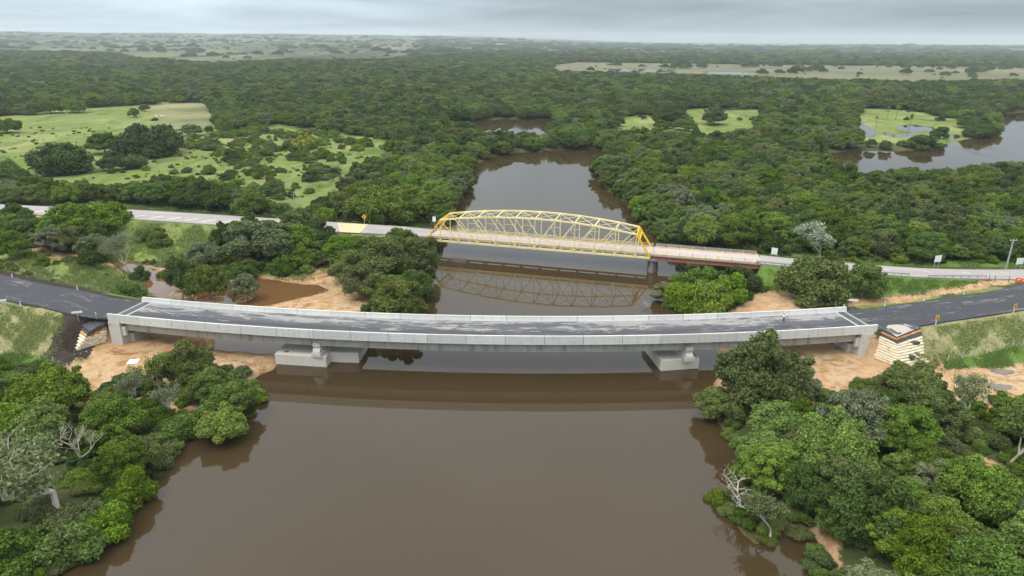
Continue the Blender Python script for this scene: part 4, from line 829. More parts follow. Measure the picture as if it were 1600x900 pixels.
def trunk_mesh(seed, cs, rs, m='bark', r=.06, fork=.3):
    g = random.Random(seed); mb = MB(); f = Vector((g.uniform(-.06, .06), g.uniform(-.06, .06), fork)); mb.tube((0, 0, -.15), f, r, r*.75, 7)
    for k in range(len(cs)):
        if k % 2 == 0 or len(cs) < 8:
            c = Vector(cs[k]); mid = f.lerp(c, .5)+Vector((g.uniform(-.06, .06), g.uniform(-.06, .06), .05)); mb.tube(f, mid, r*.5, r*.35, 5, False); mb.tube(mid, c, r*.35, r*.12, 5, False)
    me = bpy.data.meshes.new('trunk'); me.from_pydata(mb.v, [], mb.f); me.materials.append(MATS[m]); return me
def bare_tree(seed, leafcol=None, nl=1500, hr=1.7, m='pale_bark', leaf=.05, depth=5, spread=.75, thick=.05):
    g = random.Random(seed); mb = MB(); tips = []
    def br(p, d, ln, r, k):
        n = 2; q = p
        for i in range(n):
            d2 = (d+Vector((g.uniform(-.28, .28), g.uniform(-.28, .28), g.uniform(-.1, .2)))).normalized(); q2 = q+d2*ln/n; mb.tube(q, q2, r*(1-.2*i), r*(.8-.2*i), 5 if k > 2 else 3, False); q = q2; d = d2
            if k <= 2: tips.append(q.copy())
        if k == 0: return
        for _ in range(3 if k > 2 else 2+g.randint(0, 1)):
            a = g.uniform(0, 6.28); v = Vector((math.cos(a)*spread, math.sin(a)*spread, g.uniform(.0, .6))); br(q, (d*.7+v).normalized(), ln*g.uniform(.6, .85), r*.58, k-1)
    br(Vector((0, 0, -.1)), Vector((g.uniform(-.15, .15), g.uniform(-.15, .15), 1)), hr*.36, thick, depth)
    xs = max(max(abs(v[0]), abs(v[1])) for v in mb.v); zs_ = max(v[2] for v in mb.v); kx, kz = 1/xs, hr/zs_
    me = bpy.data.meshes.new('trunk'); me.from_pydata([(x*kx, y*kx, z*kz) for x, y, z in mb.v], [], mb.f); me.materials.append(MATS[m]); cr = None
    if leafcol:
        gg = np.random.default_rng(seed); tp = np.array([(t_.x*kx, t_.y*kx, t_.z*kz) for t_ in tips]); p = tp[gg.integers(0, len(tp), nl)]+gg.normal(0, .05, (nl, 3)); nrm = gg.normal(size=(nl, 3))+np.array([0, 0, .5]); nrm /= np.linalg.norm(nrm, axis=1)[:, None]
        a = np.cross(nrm, gg.normal(size=(nl, 3))); a /= np.linalg.norm(a, axis=1)[:, None]; b_ = np.cross(nrm, a); s = leaf*gg.uniform(.5, 1.2, nl)[:, None]
        V = np.stack([p-a*s, p-b_*s*.6, p+a*s, p+b_*s*.6], 1).reshape(-1, 3); MATS_name = 'leaf_'+leafcol; cr = np_mesh('crown', V, np.arange(len(V)).reshape(-1, 4), MATS_name, attrs={'leaf': ('FACE', gg.random(nl))})
    return me, cr
KINDS = {}
def add_kind(k, seed, trunk='bark', **kw):
    me, cs, rs = crown(seed, **kw); tm = trunk_mesh(seed, cs, rs, trunk, r=.045 if kw.get('low') else .055, fork=.18 if kw.get('low') else kw.get('base', .35)*.9); KINDS[k] = (tm, me, kw.get('hr', 1.6))
add_kind('round_mid', 1, npuff=34, mt='mid', puffr=(.17, .30)); add_kind('round_deep', 2, npuff=32, mt='deep', hr=1.5, puffr=(.18, .31)); add_kind('round_bright', 3, npuff=36, mt='bright', hr=1.5, puffr=(.16, .29)); add_kind('round_olive', 4, npuff=34, mt='olive', hr=1.7, puffr=(.17, .30))
add_kind('loose_grey', 5, npuff=42, mt='grey', hr=1.6, puffr=(.12, .24), leaf=.036, trunk='pale_bark'); add_kind('loose_mid', 6, npuff=44, mt='mid', hr=1.8, puffr=(.12, .25), leaf=.037); add_kind('loose_olive', 7, npuff=40, mt='olive', hr=1.5, puffr=(.13, .25), leaf=.037, trunk='pale_bark')
add_kind('umbrella', 8, npuff=46, mt='bright', hr=1.0, base=.25, leaf=.04, nleaf=16000, puffr=(.14, .26), spread=1.12); add_kind('umbrella_mid', 18, npuff=46, mt='mid', hr=1.0, base=.2, leaf=.036, nleaf=18000, puffr=(.14, .25), spread=1.1); add_kind('dome', 9, npuff=44, mt='deep', hr=.95, base=.02, leaf=.045, nleaf=13000, puffr=(.18, .3), low=True, spread=1.05)
add_kind('bush_bright', 10, npuff=14, mt='bright', hr=1.15, base=.1, low=True, nleaf=10500, leaf=.052); add_kind('bush_mid', 11, npuff=14, mt='mid', hr=1.1, base=.1, low=True, nleaf=10500, leaf=.052); add_kind('bush_deep', 12, npuff=13, mt='deep', hr=1.2, base=.1, low=True, nleaf=10500, leaf=.052)
add_kind('bush_olive', 13, npuff=16, mt='olive', hr=1.1, base=.1, low=True, nleaf=10500, leaf=.05); add_kind('round_fresh', 14, npuff=32, mt='bright', hr=1.8, puffr=(.15, .28)); add_kind('bush_yellow', 15, npuff=12, mt='yellow', hr=1.2, base=.1, low=True, nleaf=3600, leaf=.1); add_kind('bush_rust', 16, npuff=12, mt='rust', hr=.9, base=.1, low=True, nleaf=3000, leaf=.1)
for k, sd_, lc, nl_, m_k in (('bare_sparse', 21, 'grey', 2600, 'pale_bark'), ('bare_dead', 22, None, 0, 'pale_bark'), ('silver', 23, 'silver', 6500, 'pale_bark'), ('bare_misty', 24, 'grey', 5200, 'pale_bark'), ('bare_olive', 25, 'olive', 3800, 'pale_bark')):
    tm, cr = bare_tree(sd_, lc, nl_, 1.6 if k != 'bare_dead' else 1.1, m_k, leaf=.04 if k != 'bare_misty' else .022, thick=.042 if k != 'bare_misty' else .035, depth=5 if k != 'bare_misty' else 6); KINDS[k] = (tm, cr, 1.6 if k != 'bare_dead' else 1.1)
# mixed palms for the marsh clearing
def palm_kind():
    mb = MB(); p = Vector((0, 0, -.05)); d = Vector((.12, 0, 1))
    for i in range(5): q = p+d*.36; mb.tube(p, q, .05-.004*i, .046-.004*i, 6, False); p = q; d.x *= .8
    me = bpy.data.meshes.new('trunk'); me.from_pydata(mb.v, [], mb.f); me.materials.append(MATS['bark']); g = random.Random(3); q = MB(); lf = []
    for k in range(22):
        a = 6.28*k/22+g.uniform(-.1, .1); el = g.uniform(-.6, 1.1); prev = p.copy(); u = Vector((math.cos(a), math.sin(a), 0)); s = Vector((-math.sin(a), math.cos(a), 0))
        for j in range(5):
            t0 = j/5; nx2 = p+u*(.42*(j+1)/5*math.cos(el*.7))+Vector((0, 0, .42*(j+1)/5*math.sin(el)-.3*((j+1)/5)**2)); w0 = .07*(1-t0*.8); q.add([prev-s*w0, prev+s*w0, nx2+s*w0*.8, nx2-s*w0*.8], [(0, 1, 2, 3)]); lf.append(g.random()); prev = nx2
    cm = bpy.data.meshes.new('crown'); cm.from_pydata(q.v, [], q.f); cm.materials.append(MATS['leaf_deep']); a_ = cm.attributes.new('leaf', 'FLOAT', 'FACE'); a_.data.foreach_set('value', lf); KINDS['palm'] = (me, cm, 1.9)
palm_kind()
print('kinds done', sum(len(k[0].polygons)+len(k[1].polygons)*2 for k in KINDS.values() if k[1]))
FIRST = {}; PLACED = []
def plant(kind, x, y, z, R, H, label, group=None, cat='tree', name=None, rz=None, tilt=0.):
    tm, cr, hr = KINDS[kind]; nm = name or ('bush' if 'bush' in kind else 'palm_tree' if kind == 'palm' else 'bare_tree' if 'bare' in kind else 'broadleaf_tree')
    r = bpy.data.objects.new(nm, None); r.empty_display_size = .1; link(r); r.location = (x, y, z); q_ = random.uniform(.88, 1.14); r.rotation_euler = (random.uniform(-.09, .09), random.uniform(-.09, .09), random.uniform(0, 6.28) if rz is None else rz); r.scale = (R*q_, R/q_, H/hr)
    link(bpy.data.objects.new('trunk', tm), r)
    if cr:
        c = link(bpy.data.objects.new('crown', cr), r)
        if kind not in FIRST: FIRST[kind] = c
    tag(r, label, cat, group); PLACED.append((x, y, R)); return r
MAN = [  # kind, base u, v, R, H, label
 ('umbrella', 137, 366, 11.8, 10.5, 'wide umbrella-shaped bright green tree standing in front of the old road at left'),
 ('loose_grey', 82, 392, 5.5, 8, 'grey-green scrubby tree just left below the umbrella-shaped tree'), ('loose_olive', 116, 388, 5.2, 7.5, 'olive scrubby tree directly below the umbrella-shaped tree'),
 ('round_deep', 147, 419, 3.7, 7.5, 'small dark round tree alone beside the narrow orange water channel'), ('bare_misty', 208, 426, 7.2, 12, 'pale nearly leafless tree with a fan of thin grey twigs in the left meadow'),
 ('bush_deep', 221, 437, 2.4, 3.6, 'low dark bush at the foot of the pale leafless tree'), ('bush_bright', 202, 464, 3.4, 3.9, 'round bright green bush just behind the left end of the bridge road'),
 ('round_mid', 22, 404, 4.8, 9, 'round tree near the left edge beside the sandy path'), ('round_deep', 283, 455, 4.3, 9, 'tall dark green tree left of the pond behind the left parapet'),
 ('round_mid', 327, 468, 5.2, 9.5, 'green tree with a bare trunk standing in the orange pond'), ('loose_grey', 384, 470, 3.6, 7.5, 'slim grey-green tree at the pond edge behind the far parapet'),
 ('loose_grey', 322, 420, 4.8, 8.5, 'grey-green round tree behind the pond trees'), ('loose_grey', 405, 408, 10, 13, 'large grey-green tree in front of the old road left of centre'),
 ('round_bright', 462, 402, 7.5, 10.5, 'broad fresh green tree right of the large grey-green one'), ('round_deep', 362, 398, 6, 10, 'dark tree at the left side of the large grey-green one'), ('bush_mid', 443, 428, 3.6, 5, 'rounded green bush on the grass behind the pond'),
 ('round_deep', 497, 392, 6.5, 9.5, 'dark tree near the road edge left of the dusty patch'), ('bush_bright', 228, 378, 3.5, 4.5, 'pale green bush in the roadside meadow right of the umbrella-shaped tree'), ('bush_mid', 253, 385, 3.8, 4.5, 'second green bush in the roadside meadow right of the umbrella-shaped tree'),
 ('loose_olive', 600, 440, 8.5, 12.5, 'broad olive tree crowning the bank left of the yellow truss'), ('round_olive', 548, 440, 5.5, 9, 'olive tree at the left side of the bank clump beside the sand'), ('loose_olive', 652, 428, 7, 11.5, 'olive tree leaning over the water at the left end of the yellow truss'),
 ('round_mid', 627, 404, 6.5, 9.5, 'green tree behind the olive clump beside the truss portal'), ('loose_olive', 618, 500, 6.8, 10.5, 'large grey-olive tree on the bank just behind the far parapet'), ('round_olive', 570, 465, 5.5, 9.5, 'green tree between the sand bar and the bank clump'), ('bush_bright', 612, 497, 2.4, 3.0, 'small vivid green bush touching the far parapet'), ('bush_mid', 575, 500, 2.6, 3.6, 'low green bush at the right end of the sand bar by the parapet'), ('round_mid', 650, 468, 4.6, 8.5, 'green tree overhanging the river right of the grey-olive one'),
 ('bush_bright', 1066, 478, 4.6, 6, 'leftmost bright shrub of the clump in the water behind the bridge'), ('bush_bright', 1105, 486, 5.5, 7.5, 'tallest bright shrub in the middle of the riverside clump'), ('bush_bright', 1140, 470, 5.0, 7, 'bright shrub at the right side of the riverside clump'), ('bush_mid', 1095, 455, 5.2, 6.5, 'green shrub at the back of the riverside clump below the red girder'), ('bush_deep', 1166, 452, 3.8, 5.5, 'dark shrub beside the stone wing wall'),
 ('bush_olive', 1268, 462, 8.6, 9.5, 'wide dark olive leafy mass between the two roads on the right bank'), ('loose_mid', 1347, 466, 5.2, 10.5, 'taller leafy tree right of the wide dark olive one'), ('silver', 1284, 410, 8.0, 11.5, 'silvery pale tree with spreading branches beyond the old road'),
 ('bush_yellow', 1313, 425, 1.8, 3.8, 'yellowish flowering bush between the silvery tree and the old road'),
 ('round_olive', 1186, 634, 7.6, 14.2, 'tall dense dark tree rising in front of the right end of the concrete bridge'), ('round_bright', 1418, 625, 5.0, 7.5, 'vivid green rounded tree in front of the fabric wrapped terrace'),
 ('round_olive', 300, 600, 4.6, 9.0, 'flat-topped dark olive tree in front of the left span of the concrete bridge'), ('bare_sparse', 268, 650, 3.4, 6.8, 'twisted pale branched small tree on the left bank'),
 ('bare_sparse', 96, 806, 8.8, 12.5, 'large twisted grey tree with sparse leaves at the left edge'), ('bare_olive', 118, 868, 5.5, 5.5, 'grey branched tree leaning over the water at bottom left'), ('bare_dead', 1152, 792, 3.6, 5.2, 'whitish leafless shrub on the point of the right bank'), ('bare_olive', 1205, 850, 5.2, 6.4, 'thin-leaved shrub rooted in the water at the right bank'),
 ('bare_olive', 1575, 730, 6, 9.5, 'tree with exposed pale branches in the right foreground'), ('bare_dead', 1010, 492, 1.6, 2.0, 'small dry brown snag sticking out of the water behind the far parapet'),
 ('bush_mid', 112, 872, 4.2, 4.6, 'leafy bush spreading over the water at the bottom left corner'), ('bush_bright', 168, 838, 3.6, 4.4, 'fresh green bush at the waterline near bottom left'), ('bush_mid', 206, 790, 3.6, 5.2, 'rounded bush at the waterline above the bottom left bushes'), ('loose_mid', 190, 750, 4.2, 7, 'airy tree at the water edge on the lower left bank'), ('bush_olive', 240, 722, 3.2, 4.6, 'olive bush at the waterline on the left bank'), ('bush_mid', 30, 895, 4.5, 5, 'low leafy bush in the bottom left corner of the picture'),
 ('round_mid', 366, 655, 4.8, 7.2, 'green tree on the outer tip of the left bank near the pile caps'), ('round_bright', 352, 692, 4.4, 6.0, 'bright leafy tree hanging over the water below the left bank tip'), ('loose_mid', 330, 630, 4.2, 7.5, 'airy green tree right behind the left bank tip'),
 ('bare_sparse', 205, 640, 3.4, 7.6, 'pale branched half-bare tree among the leafy crowns of the left bank'), ('bare_dead', 118, 735, 3.2, 8.2, 'leafless grey snag poking out of the crowns at lower left'),
 ('bare_sparse', 1500, 665, 4.2, 8.8, 'half-bare tree with long pale limbs among the right bank crowns'),
 ('dome', 96, 270, 14.8, 14.5, 'lighter green dome-shaped tree in the left pasture'), ('dome', 235, 242, 17.5, 17, 'largest dark dome-shaped tree in the left pasture'), ('round_mid', 165, 240, 10, 12, 'rounded tree touching the left side of the dark dome'), ('round_deep', 178, 266, 7.5, 9, 'grey-dark tree below the large dome-shaped tree'), ('bush_olive', 208, 264, 6.5, 7, 'olive bush right of the grey-dark tree below the dome'),
 ('bush_deep', 363, 252, 4.6, 6, 'round dark bush alone in the middle of the rough pasture'), ('bush_yellow', 470, 232, 7.5, 10, 'yellowish green tree standing out in the rough pasture'), ('loose_grey', 300, 212, 7, 8, 'grey scrub tree in the pasture right of the dark dome'),
 ('umbrella_mid', 607, 347, 13.6, 13.0, 'broad domed tree behind the old road left of the truss portal'), ('umbrella_mid', 12, 208, 8.5, 9.5, 'small flat-topped tree with pale trunk at the left edge of the pasture'), ('umbrella_mid', 80, 177, 9, 11, 'left one of two flat-topped trees at the back of the pasture'), ('umbrella_mid', 116, 176, 9.5, 12, 'right one of two flat-topped trees at the back of the pasture'),
 ('round_mid', 210, 183, 5.2, 7.5, 'lone bushy tree in the pasture left of the cattle'), ('round_mid', 227, 174, 4.5, 6.5, 'smallest lone tree in the pasture behind the cattle'),
 ('round_mid', 1032, 195, 9.5, 11, 'leftmost of three rounded trees in the right hand clearing'), ('round_deep', 1048, 196, 10.5, 15, 'tallest of three rounded trees in the right hand clearing'), ('round_mid', 1068, 197, 8, 9, 'rightmost of three rounded trees in the right hand clearing'), ('round_olive', 1114, 195, 10.5, 14, 'lone round tree on the bright grass of the clearing'),
 ('palm', 1417, 212, 5, 15.5, 'tall leaning palm beside the flooded grass'), ('palm', 1369, 200, 3.5, 9, 'small palm between the two flooded patches'), ('palm', 1386, 186, 4.5, 10, 'palm in the row behind the flooded grass at left'), ('palm', 1399, 188, 5, 12, 'thicker palm in the row behind the flooded grass'),
 ('bush_deep', 1438, 231, 12, 7.5, 'dark spreading bush on the river bank in front of the marsh'), ('dome', 1524, 214, 9, 8, 'dark dome bush at the river bend right of the marsh'),
 ('bush_deep', 242, 188.5, 3.0, 2.2, 'low dark brush heap beside the cattle'),
]
for kind, u, v, R, H, lab in MAN:
    x, y, z = ground_at(u, v)
    plant(kind, x, y, max(z, -.3)-.1, R, H, lab, cat='bush' if kind.startswith('bush') else 'palm' if kind == 'palm' else 'tree')
# open areas seen in the photograph (nothing tall may stand in or just in front of them)
OPEN = [[(45, 380), (75, 382), (112, 395), (138, 404), (128, 411), (95, 405), (50, 396)], [(92, 478), (175, 488), (190, 560), (150, 560), (60, 575)], [(738, 191), (790, 188), (865, 190), (865, 204), (800, 207), (745, 205)], [(1290, 241), (1345, 235), (1420, 234), (1480, 225), (1540, 215), (1566, 200), (1556, 184), (1600, 180), (1800, 180), (1800, 244), (1600, 252), (1580, 249), (1520, 257), (1490, 264), (1450, 256), (1430, 259), (1372, 267), (1330, 262)],
        [(-300, 262), (-300, 192), (55, 180), (65, 171), (325, 160), (340, 190), (290, 215), (430, 195), (560, 212), (625, 222), (640, 240), (560, 250), (535, 290), (510, 306), (460, 326), (425, 312), (380, 292), (330, 280), (250, 272), (200, 290), (150, 284), (60, 274), (0, 250)],
        [(-200, 385), (40, 385), (60, 392), (140, 402), (165, 410), (235, 430), (330, 440), (400, 436), (520, 415), (550, 435), (570, 470), (560, 492), (400, 480), (240, 470), (180, 466), (0, 430), (-200, 410)],
        [(195, 343), (345, 355), (375, 372), (330, 398), (300, 405), (230, 425), (190, 410), (150, 400)], [(20, 322), (195, 318), (385, 336), (345, 356), (187, 342), (60, 345)], [(525, 346), (680, 353), (680, 372), (575, 368), (525, 366)],
        [(680, 355), (1020, 375), (1170, 395), (1250, 400), (1380, 412), (1700, 415), (1700, 440), (1560, 437), (1500, 448), (1440, 460), (1370, 468), (1225, 455), (1180, 440), (1160, 420), (1000, 410), (680, 385)],
        [(1180, 455), (1300, 462), (1600, 438), (1700, 430), (1700, 480), (1430, 505), (1380, 510), (1300, 500), (1100, 500), (1110, 485), (1150, 478)], [(-200, 420), (240, 466), (800, 492), (1300, 478), (1379, 507), (1100, 545), (800, 550), (400, 530), (160, 540), (150, 545), (65, 560), (-200, 550)],
        [(60, 572), (170, 530), (262, 522), (262, 548), (200, 580), (150, 605), (128, 628), (92, 612)], [(330, 530), (440, 530), (440, 570), (395, 575), (345, 560)],
        [(1258, 535), (1350, 530), (1600, 480), (1750, 460), (1750, 620), (1600, 618), (1510, 612), (1475, 590), (1370, 585), (1350, 590), (1310, 600), (1280, 605), (1245, 585)],
        [(955, 187), (1000, 180), (1060, 184), (1072, 170), (1190, 172), (1193, 195), (1150, 204), (1080, 207), (1010, 200), (955, 196)], [(1340, 169), (1410, 171), (1500, 188), (1514, 214), (1478, 228), (1432, 222), (1342, 212), (1332, 190)],
        [(-9000, -900), (-300, 66), (0, 78), (180, 81), (210, 89), (330, 97), (450, 92), (600, 92), (650, 85), (800, 79), (1000, 82), (9000, 88), (9000, -900)], [(855, 103), (900, 97), (1180, 101), (1700, 106), (1700, 122), (1460, 126), (1300, 124), (1100, 116), (860, 110)]]
ROUGH = [[(150, 282), (200, 240), (290, 235), (430, 200), (560, 218), (600, 225), (540, 240), (528, 288), (450, 318), (380, 285), (250, 270)], [(195, 343), (375, 360), (375, 372), (300, 405), (190, 410)]]
def free(x, y, H, margin=.2):
    """True where a plant of height H may stand"""
    z0 = np.maximum(height(x, y), .3); u0, v0 = proj(x, y, z0); u1, v1 = proj(x, y, z0+H*.86)
    ok = ~(in_any(OPEN, u0, v0) | in_any(OPEN, u1, v1)); ok &= np.isfinite(u0)
    return ok
def roadclear(x, y, d):
    ok = np.ones(x.shape, bool)
    for pts, hw, sl in ROADS: ok &= segdist(x, y, [(p[0], p[1]) for p in pts], False) > hw+d
    rr = np.hypot(x-CX, y-CY); ok &= ~((rr > RF-d-1) & (rr < RN+d+2.5) & (y < 200) & (np.abs(x) < 84))
    ok &= segdist(x, y, [(BA.x, BA.y), (BB.x, BB.y), (AP_END.x, AP_END.y)], False) > 5+d
    return ok
def jgrid(x0, x1, y0, y1, s, seed):
    g = np.random.default_rng(seed); nx_, ny_ = int((x1-x0)/s), int((y1-y0)/(s*.87)); I, J_ = np.meshgrid(np.arange(nx_), np.arange(ny_)); x = x0+(I+.5*(J_ % 2))*s+g.uniform(-.42, .42, I.shape)*s; y = y0+J_*s*.87+g.uniform(-.42, .42, I.shape)*s
    return x.ravel(), y.ravel()
def infan(x, y, m=30): return (np.abs(x) < .80*y+m) & (y > 30)
cand = []
x, y = jgrid(-230, 230, 38, 330, 6.3, 5); k = infan(x, y, 18); x, y = x[k], y[k]
g = np.random.default_rng(9); R = (2.9+2.9*g.random(x.size)**1.4)*np.where(y > 190, 1.15, 1.); H = R*g.uniform(1.35, 1.95, x.size)
k = free(x, y, H) & roadclear(x, y, 1.5+R*.55); x, y, R, H = x[k], y[k], R[k], H[k]
sd = sdist(x, y); k = sd > -.2; x, y, R, H, sd = x[k], y[k], R[k], H[k], sd[k]
man = np.array(PLACED); dm_ = np.hypot(x[:, None]-man[None, :, 0], y[:, None]-man[None, :, 1])-.62*man[None, :, 2]-.45*R[:, None]; k = dm_.min(1) > 0; x, y, R, H, sd = x[k], y[k], R[k], H[k], sd[k]
# right foreground: trees do not hide the vivid tree's own place; keep a few sandy gaps
gap = in_any([[(1250, 740), (1275, 745), (1310, 830), (1370, 920), (1300, 905), (1270, 850)], [(1500, 700), (1560, 720), (1570, 800), (1540, 860), (1510, 760)]], *proj(x, y, np.full(x.shape, 1.))); gap |= in_any([[(-40, 670), (105, 670), (115, 745), (-40, 755)]], *proj(x, y, H*.8)); k = ~gap; x, y, R, H, sd = x[k], y[k], R[k], H[k], sd[k]
hz = height(x, y)
u, v = proj(x, y, hz+H*.6); size = R/np.hypot(x, y); vis = (u > -60) & (u < 1660) & (v < 960)
order = np.argsort(-size*vis); NIND = 300-len(MAN)+0
isind = np.zeros(x.size, bool); isind[order[:NIND]] = True
def zone(x, y):
    if y < 125: return ('nl', 'trees on the near left bank', 'in the dense growth on the near left bank') if x < 0 else ('nr', 'trees on the near right bank', 'in the dense growth on the near right bank')
    if x < -10: return ('ml', 'trees between the new and old road on the left', 'between the two roads left of the river') if y < 200 else ('fl', 'trees just behind the old road on the left', 'behind the old road left of the river')
    if y < 168 and x < 110: return ('mr', 'trees between the roads on the right', 'between the two roads right of the river')
    return ('fr', 'trees just behind the old road on the right', 'in the wood behind the old road right of the river')
DESC = {'round_mid': 'rounded mid green tree', 'round_deep': 'rounded dark green tree', 'round_bright': 'rounded vivid green tree', 'round_olive': 'rounded olive tree', 'loose_grey': 'loose grey-green tree with pale trunk', 'loose_mid': 'loose airy mid green tree', 'loose_olive': 'loose olive tree', 'round_fresh': 'tall fresh green tree', 'bush_bright': 'low bright green bush', 'bush_mid': 'low mid green bush', 'bush_deep': 'low dark bush', 'bush_olive': 'low olive bush', 'bare_olive': 'thin-leaved tree with pale branches'}
names_t = ['round_mid', 'round_deep', 'round_bright', 'round_olive', 'loose_grey', 'loose_mid', 'loose_olive', 'round_fresh', 'bush_mid', 'bare_olive']
pr0 = np.array([.23, .15, .19, .09, .045, .17, .05, .08, .0, .012])
ORD = ['first', 'second', 'third', 'fourth', 'fifth', 'sixth', 'seventh', 'eighth', 'ninth', 'tenth', 'eleventh', 'twelfth', 'thirteenth', 'fourteenth', 'fifteenth', 'sixteenth', 'seventeenth', 'eighteenth', 'nineteenth', 'twentieth']
AUTO = {}
for i in np.where(isind)[0]:
    p = pr0.copy()
    if sd[i] < 4: p[8] = .15
    p /= p.sum(); kind = names_t[int(rng.choice(len(names_t), p=p))]; zn, grp, wh = zone(x[i], y[i])
    if sd[i] < 3: H[i] *= .75
    ob = plant(kind, x[i], y[i], max(hz[i], -.2)-.1, R[i]*1.08, H[i]*(.75 if 'bush' in kind else 1), DESC[kind]+' '+wh, grp+', '+DESC[kind], cat='bush' if kind.startswith('bush') else 'tree')
    AUTO.setdefault((kind, wh), []).append((float(u[i]), ob))
WH = {'in the dense growth on the near left bank': 'on the near left bank', 'in the dense growth on the near right bank': 'on the near right bank', 'between the two roads left of the river': 'between the two roads at left', 'behind the old road left of the river': 'behind the old road at left', 'between the two roads right of the river': 'between the two roads at right', 'in the wood behind the old road right of the river': 'behind the old road at right'}
for (kind, wh), lst in AUTO.items():
    lst.sort(key=lambda q: q[0]); n = len(lst)
    for i_, (_, ob) in enumerate(lst):
        pos = '' if n == 1 else ', leftmost such' if i_ == 0 else ', rightmost such' if i_ == n-1 else ', '+(ORD[i_]+' such from left' if i_ < n/2 else ORD[n-1-i_]+' such from right')
        ob['label'] = DESC[kind]+pos+' '+WH[wh]
print('individual trees', isind.sum(), 'rest near', (~isind).sum())
# the far wood: one object, instanced by geometry nodes
def scatter(name, X, Y, Z, SX, SZ, KI, kinds, label, cat):
    me = bpy.data.meshes.new(name); n = len(X); me.vertices.add(n); me.vertices.foreach_set('co', np.stack([X, Y, Z], -1).astype(np.float32).ravel())
    for an, arr in (('sx', SX), ('sy', SX*rng.uniform(.78, 1.2, n)), ('sz', SZ), ('rz', rng.uniform(0, 6.28, n)), ('ki', KI)):
        a = me.attributes.new(an, 'FLOAT', 'POINT'); a.data.foreach_set('value', np.asarray(arr, np.float32))
    o = bpy.data.objects.new(name, me); link(o); tag(o, label, cat, kind='stuff')
    ng = bpy.data.node_groups.new(name, 'GeometryNodeTree'); ng.interface.new_socket('Geometry', in_out='INPUT', socket_type='NodeSocketGeometry'); ng.interface.new_socket('Geometry', in_out='OUTPUT', socket_type='NodeSocketGeometry')
    gi = ng.nodes.new('NodeGroupInput'); go = ng.nodes.new('NodeGroupOutput'); jn = ng.nodes.new('GeometryNodeJoinGeometry')
    def att(n_): a = ng.nodes.new('GeometryNodeInputNamedAttribute'); a.data_type = 'FLOAT'; a.inputs['Name'].default_value = n_; return a.outputs[0]
    sy = att('sy'); sx, sz, rz, ki = att('sx'), att('sz'), att('rz'), att('ki'); cs_ = ng.nodes.new('ShaderNodeCombineXYZ'); ng.links.new(sx, cs_.inputs[0]); ng.links.new(sy, cs_.inputs[1]); ng.links.new(sz, cs_.inputs[2])
    cr_ = ng.nodes.new('ShaderNodeCombineXYZ'); ng.links.new(rz, cr_.inputs[2])
    for k, kn in enumerate(kinds):
        oi = ng.nodes.new('GeometryNodeObjectInfo'); oi.inputs['Object'].default_value = FIRST[kn]; oi.inputs['As Instance'].default_value = True; oi.transform_space = 'ORIGINAL'
        cp = ng.nodes.new('FunctionNodeCompare'); cp.data_type = 'FLOAT'; cp.operation = 'EQUAL'; ng.links.new(ki, cp.inputs[0]); cp.inputs[1].default_value = float(k); cp.inputs['Epsilon'].default_value = .1
        ip = ng.nodes.new('GeometryNodeInstanceOnPoints'); ng.links.new(gi.outputs[0], ip.inputs['Points']); ng.links.new(cp.outputs[0], ip.inputs['Selection']); ng.links.new(oi.outputs['Geometry'], ip.inputs['Instance']); ng.links.new(cr_.outputs[0], ip.inputs['Rotation']); ng.links.new(cs_.outputs[0], ip.inputs['Scale']); ng.links.new(ip.outputs[0], jn.inputs[0])
    ng.links.new(jn.outputs[0], go.inputs[0]); md = o.modifiers.new('scatter', 'NODES'); md.node_group = ng; return o
kinds = [k for k in ['round_mid', 'round_deep', 'round_bright', 'round_olive', 'loose_grey', 'loose_mid', 'loose_olive', 'round_fresh', 'bush_mid', 'bush_deep', 'bush_bright', 'bush_olive', 'bush_rust'] if k in FIRST]
def HR(k): return KINDS[k][2]
hr = np.array([HR(k) for k in kinds])
def choose(x, y, weights, seed, darker=0.):
    g = np.random.default_rng(seed); w_ = np.array([weights.get(k, 0) for k in kinds], float); W = np.tile(w_, (len(x), 1)); f = wob(x, y, .02, 3); f2 = wob(x, y, .035, 8)
    for j, k in enumerate(kinds):
        if 'bright' in k or 'fresh' in k: W[:, j] *= np.clip(1+1.1*f-darker, .1, 3)
        if 'deep' in k: W[:, j] *= np.clip(1-1.0*f+darker*2, .2, 4)
        if 'grey' in k or 'olive' in k: W[:, j] *= np.clip(1+1.1*f2, .1, 3)
    W /= W.sum(1)[:, None]; return (W.cumsum(1) < g.random(len(x))[:, None]).sum(1).clip(0, len(kinds)-1)
TW = {'round_mid': .24, 'round_deep': .26, 'round_bright': .11, 'round_olive': .11, 'loose_grey': .07, 'loose_mid': .14, 'loose_olive': .07, 'round_fresh': .05}
k = ~isind; parts = [(x[k], y[k], hz[k]-.1, R[k]*1.1, H[k], choose(x[k], y[k], TW, 1))]
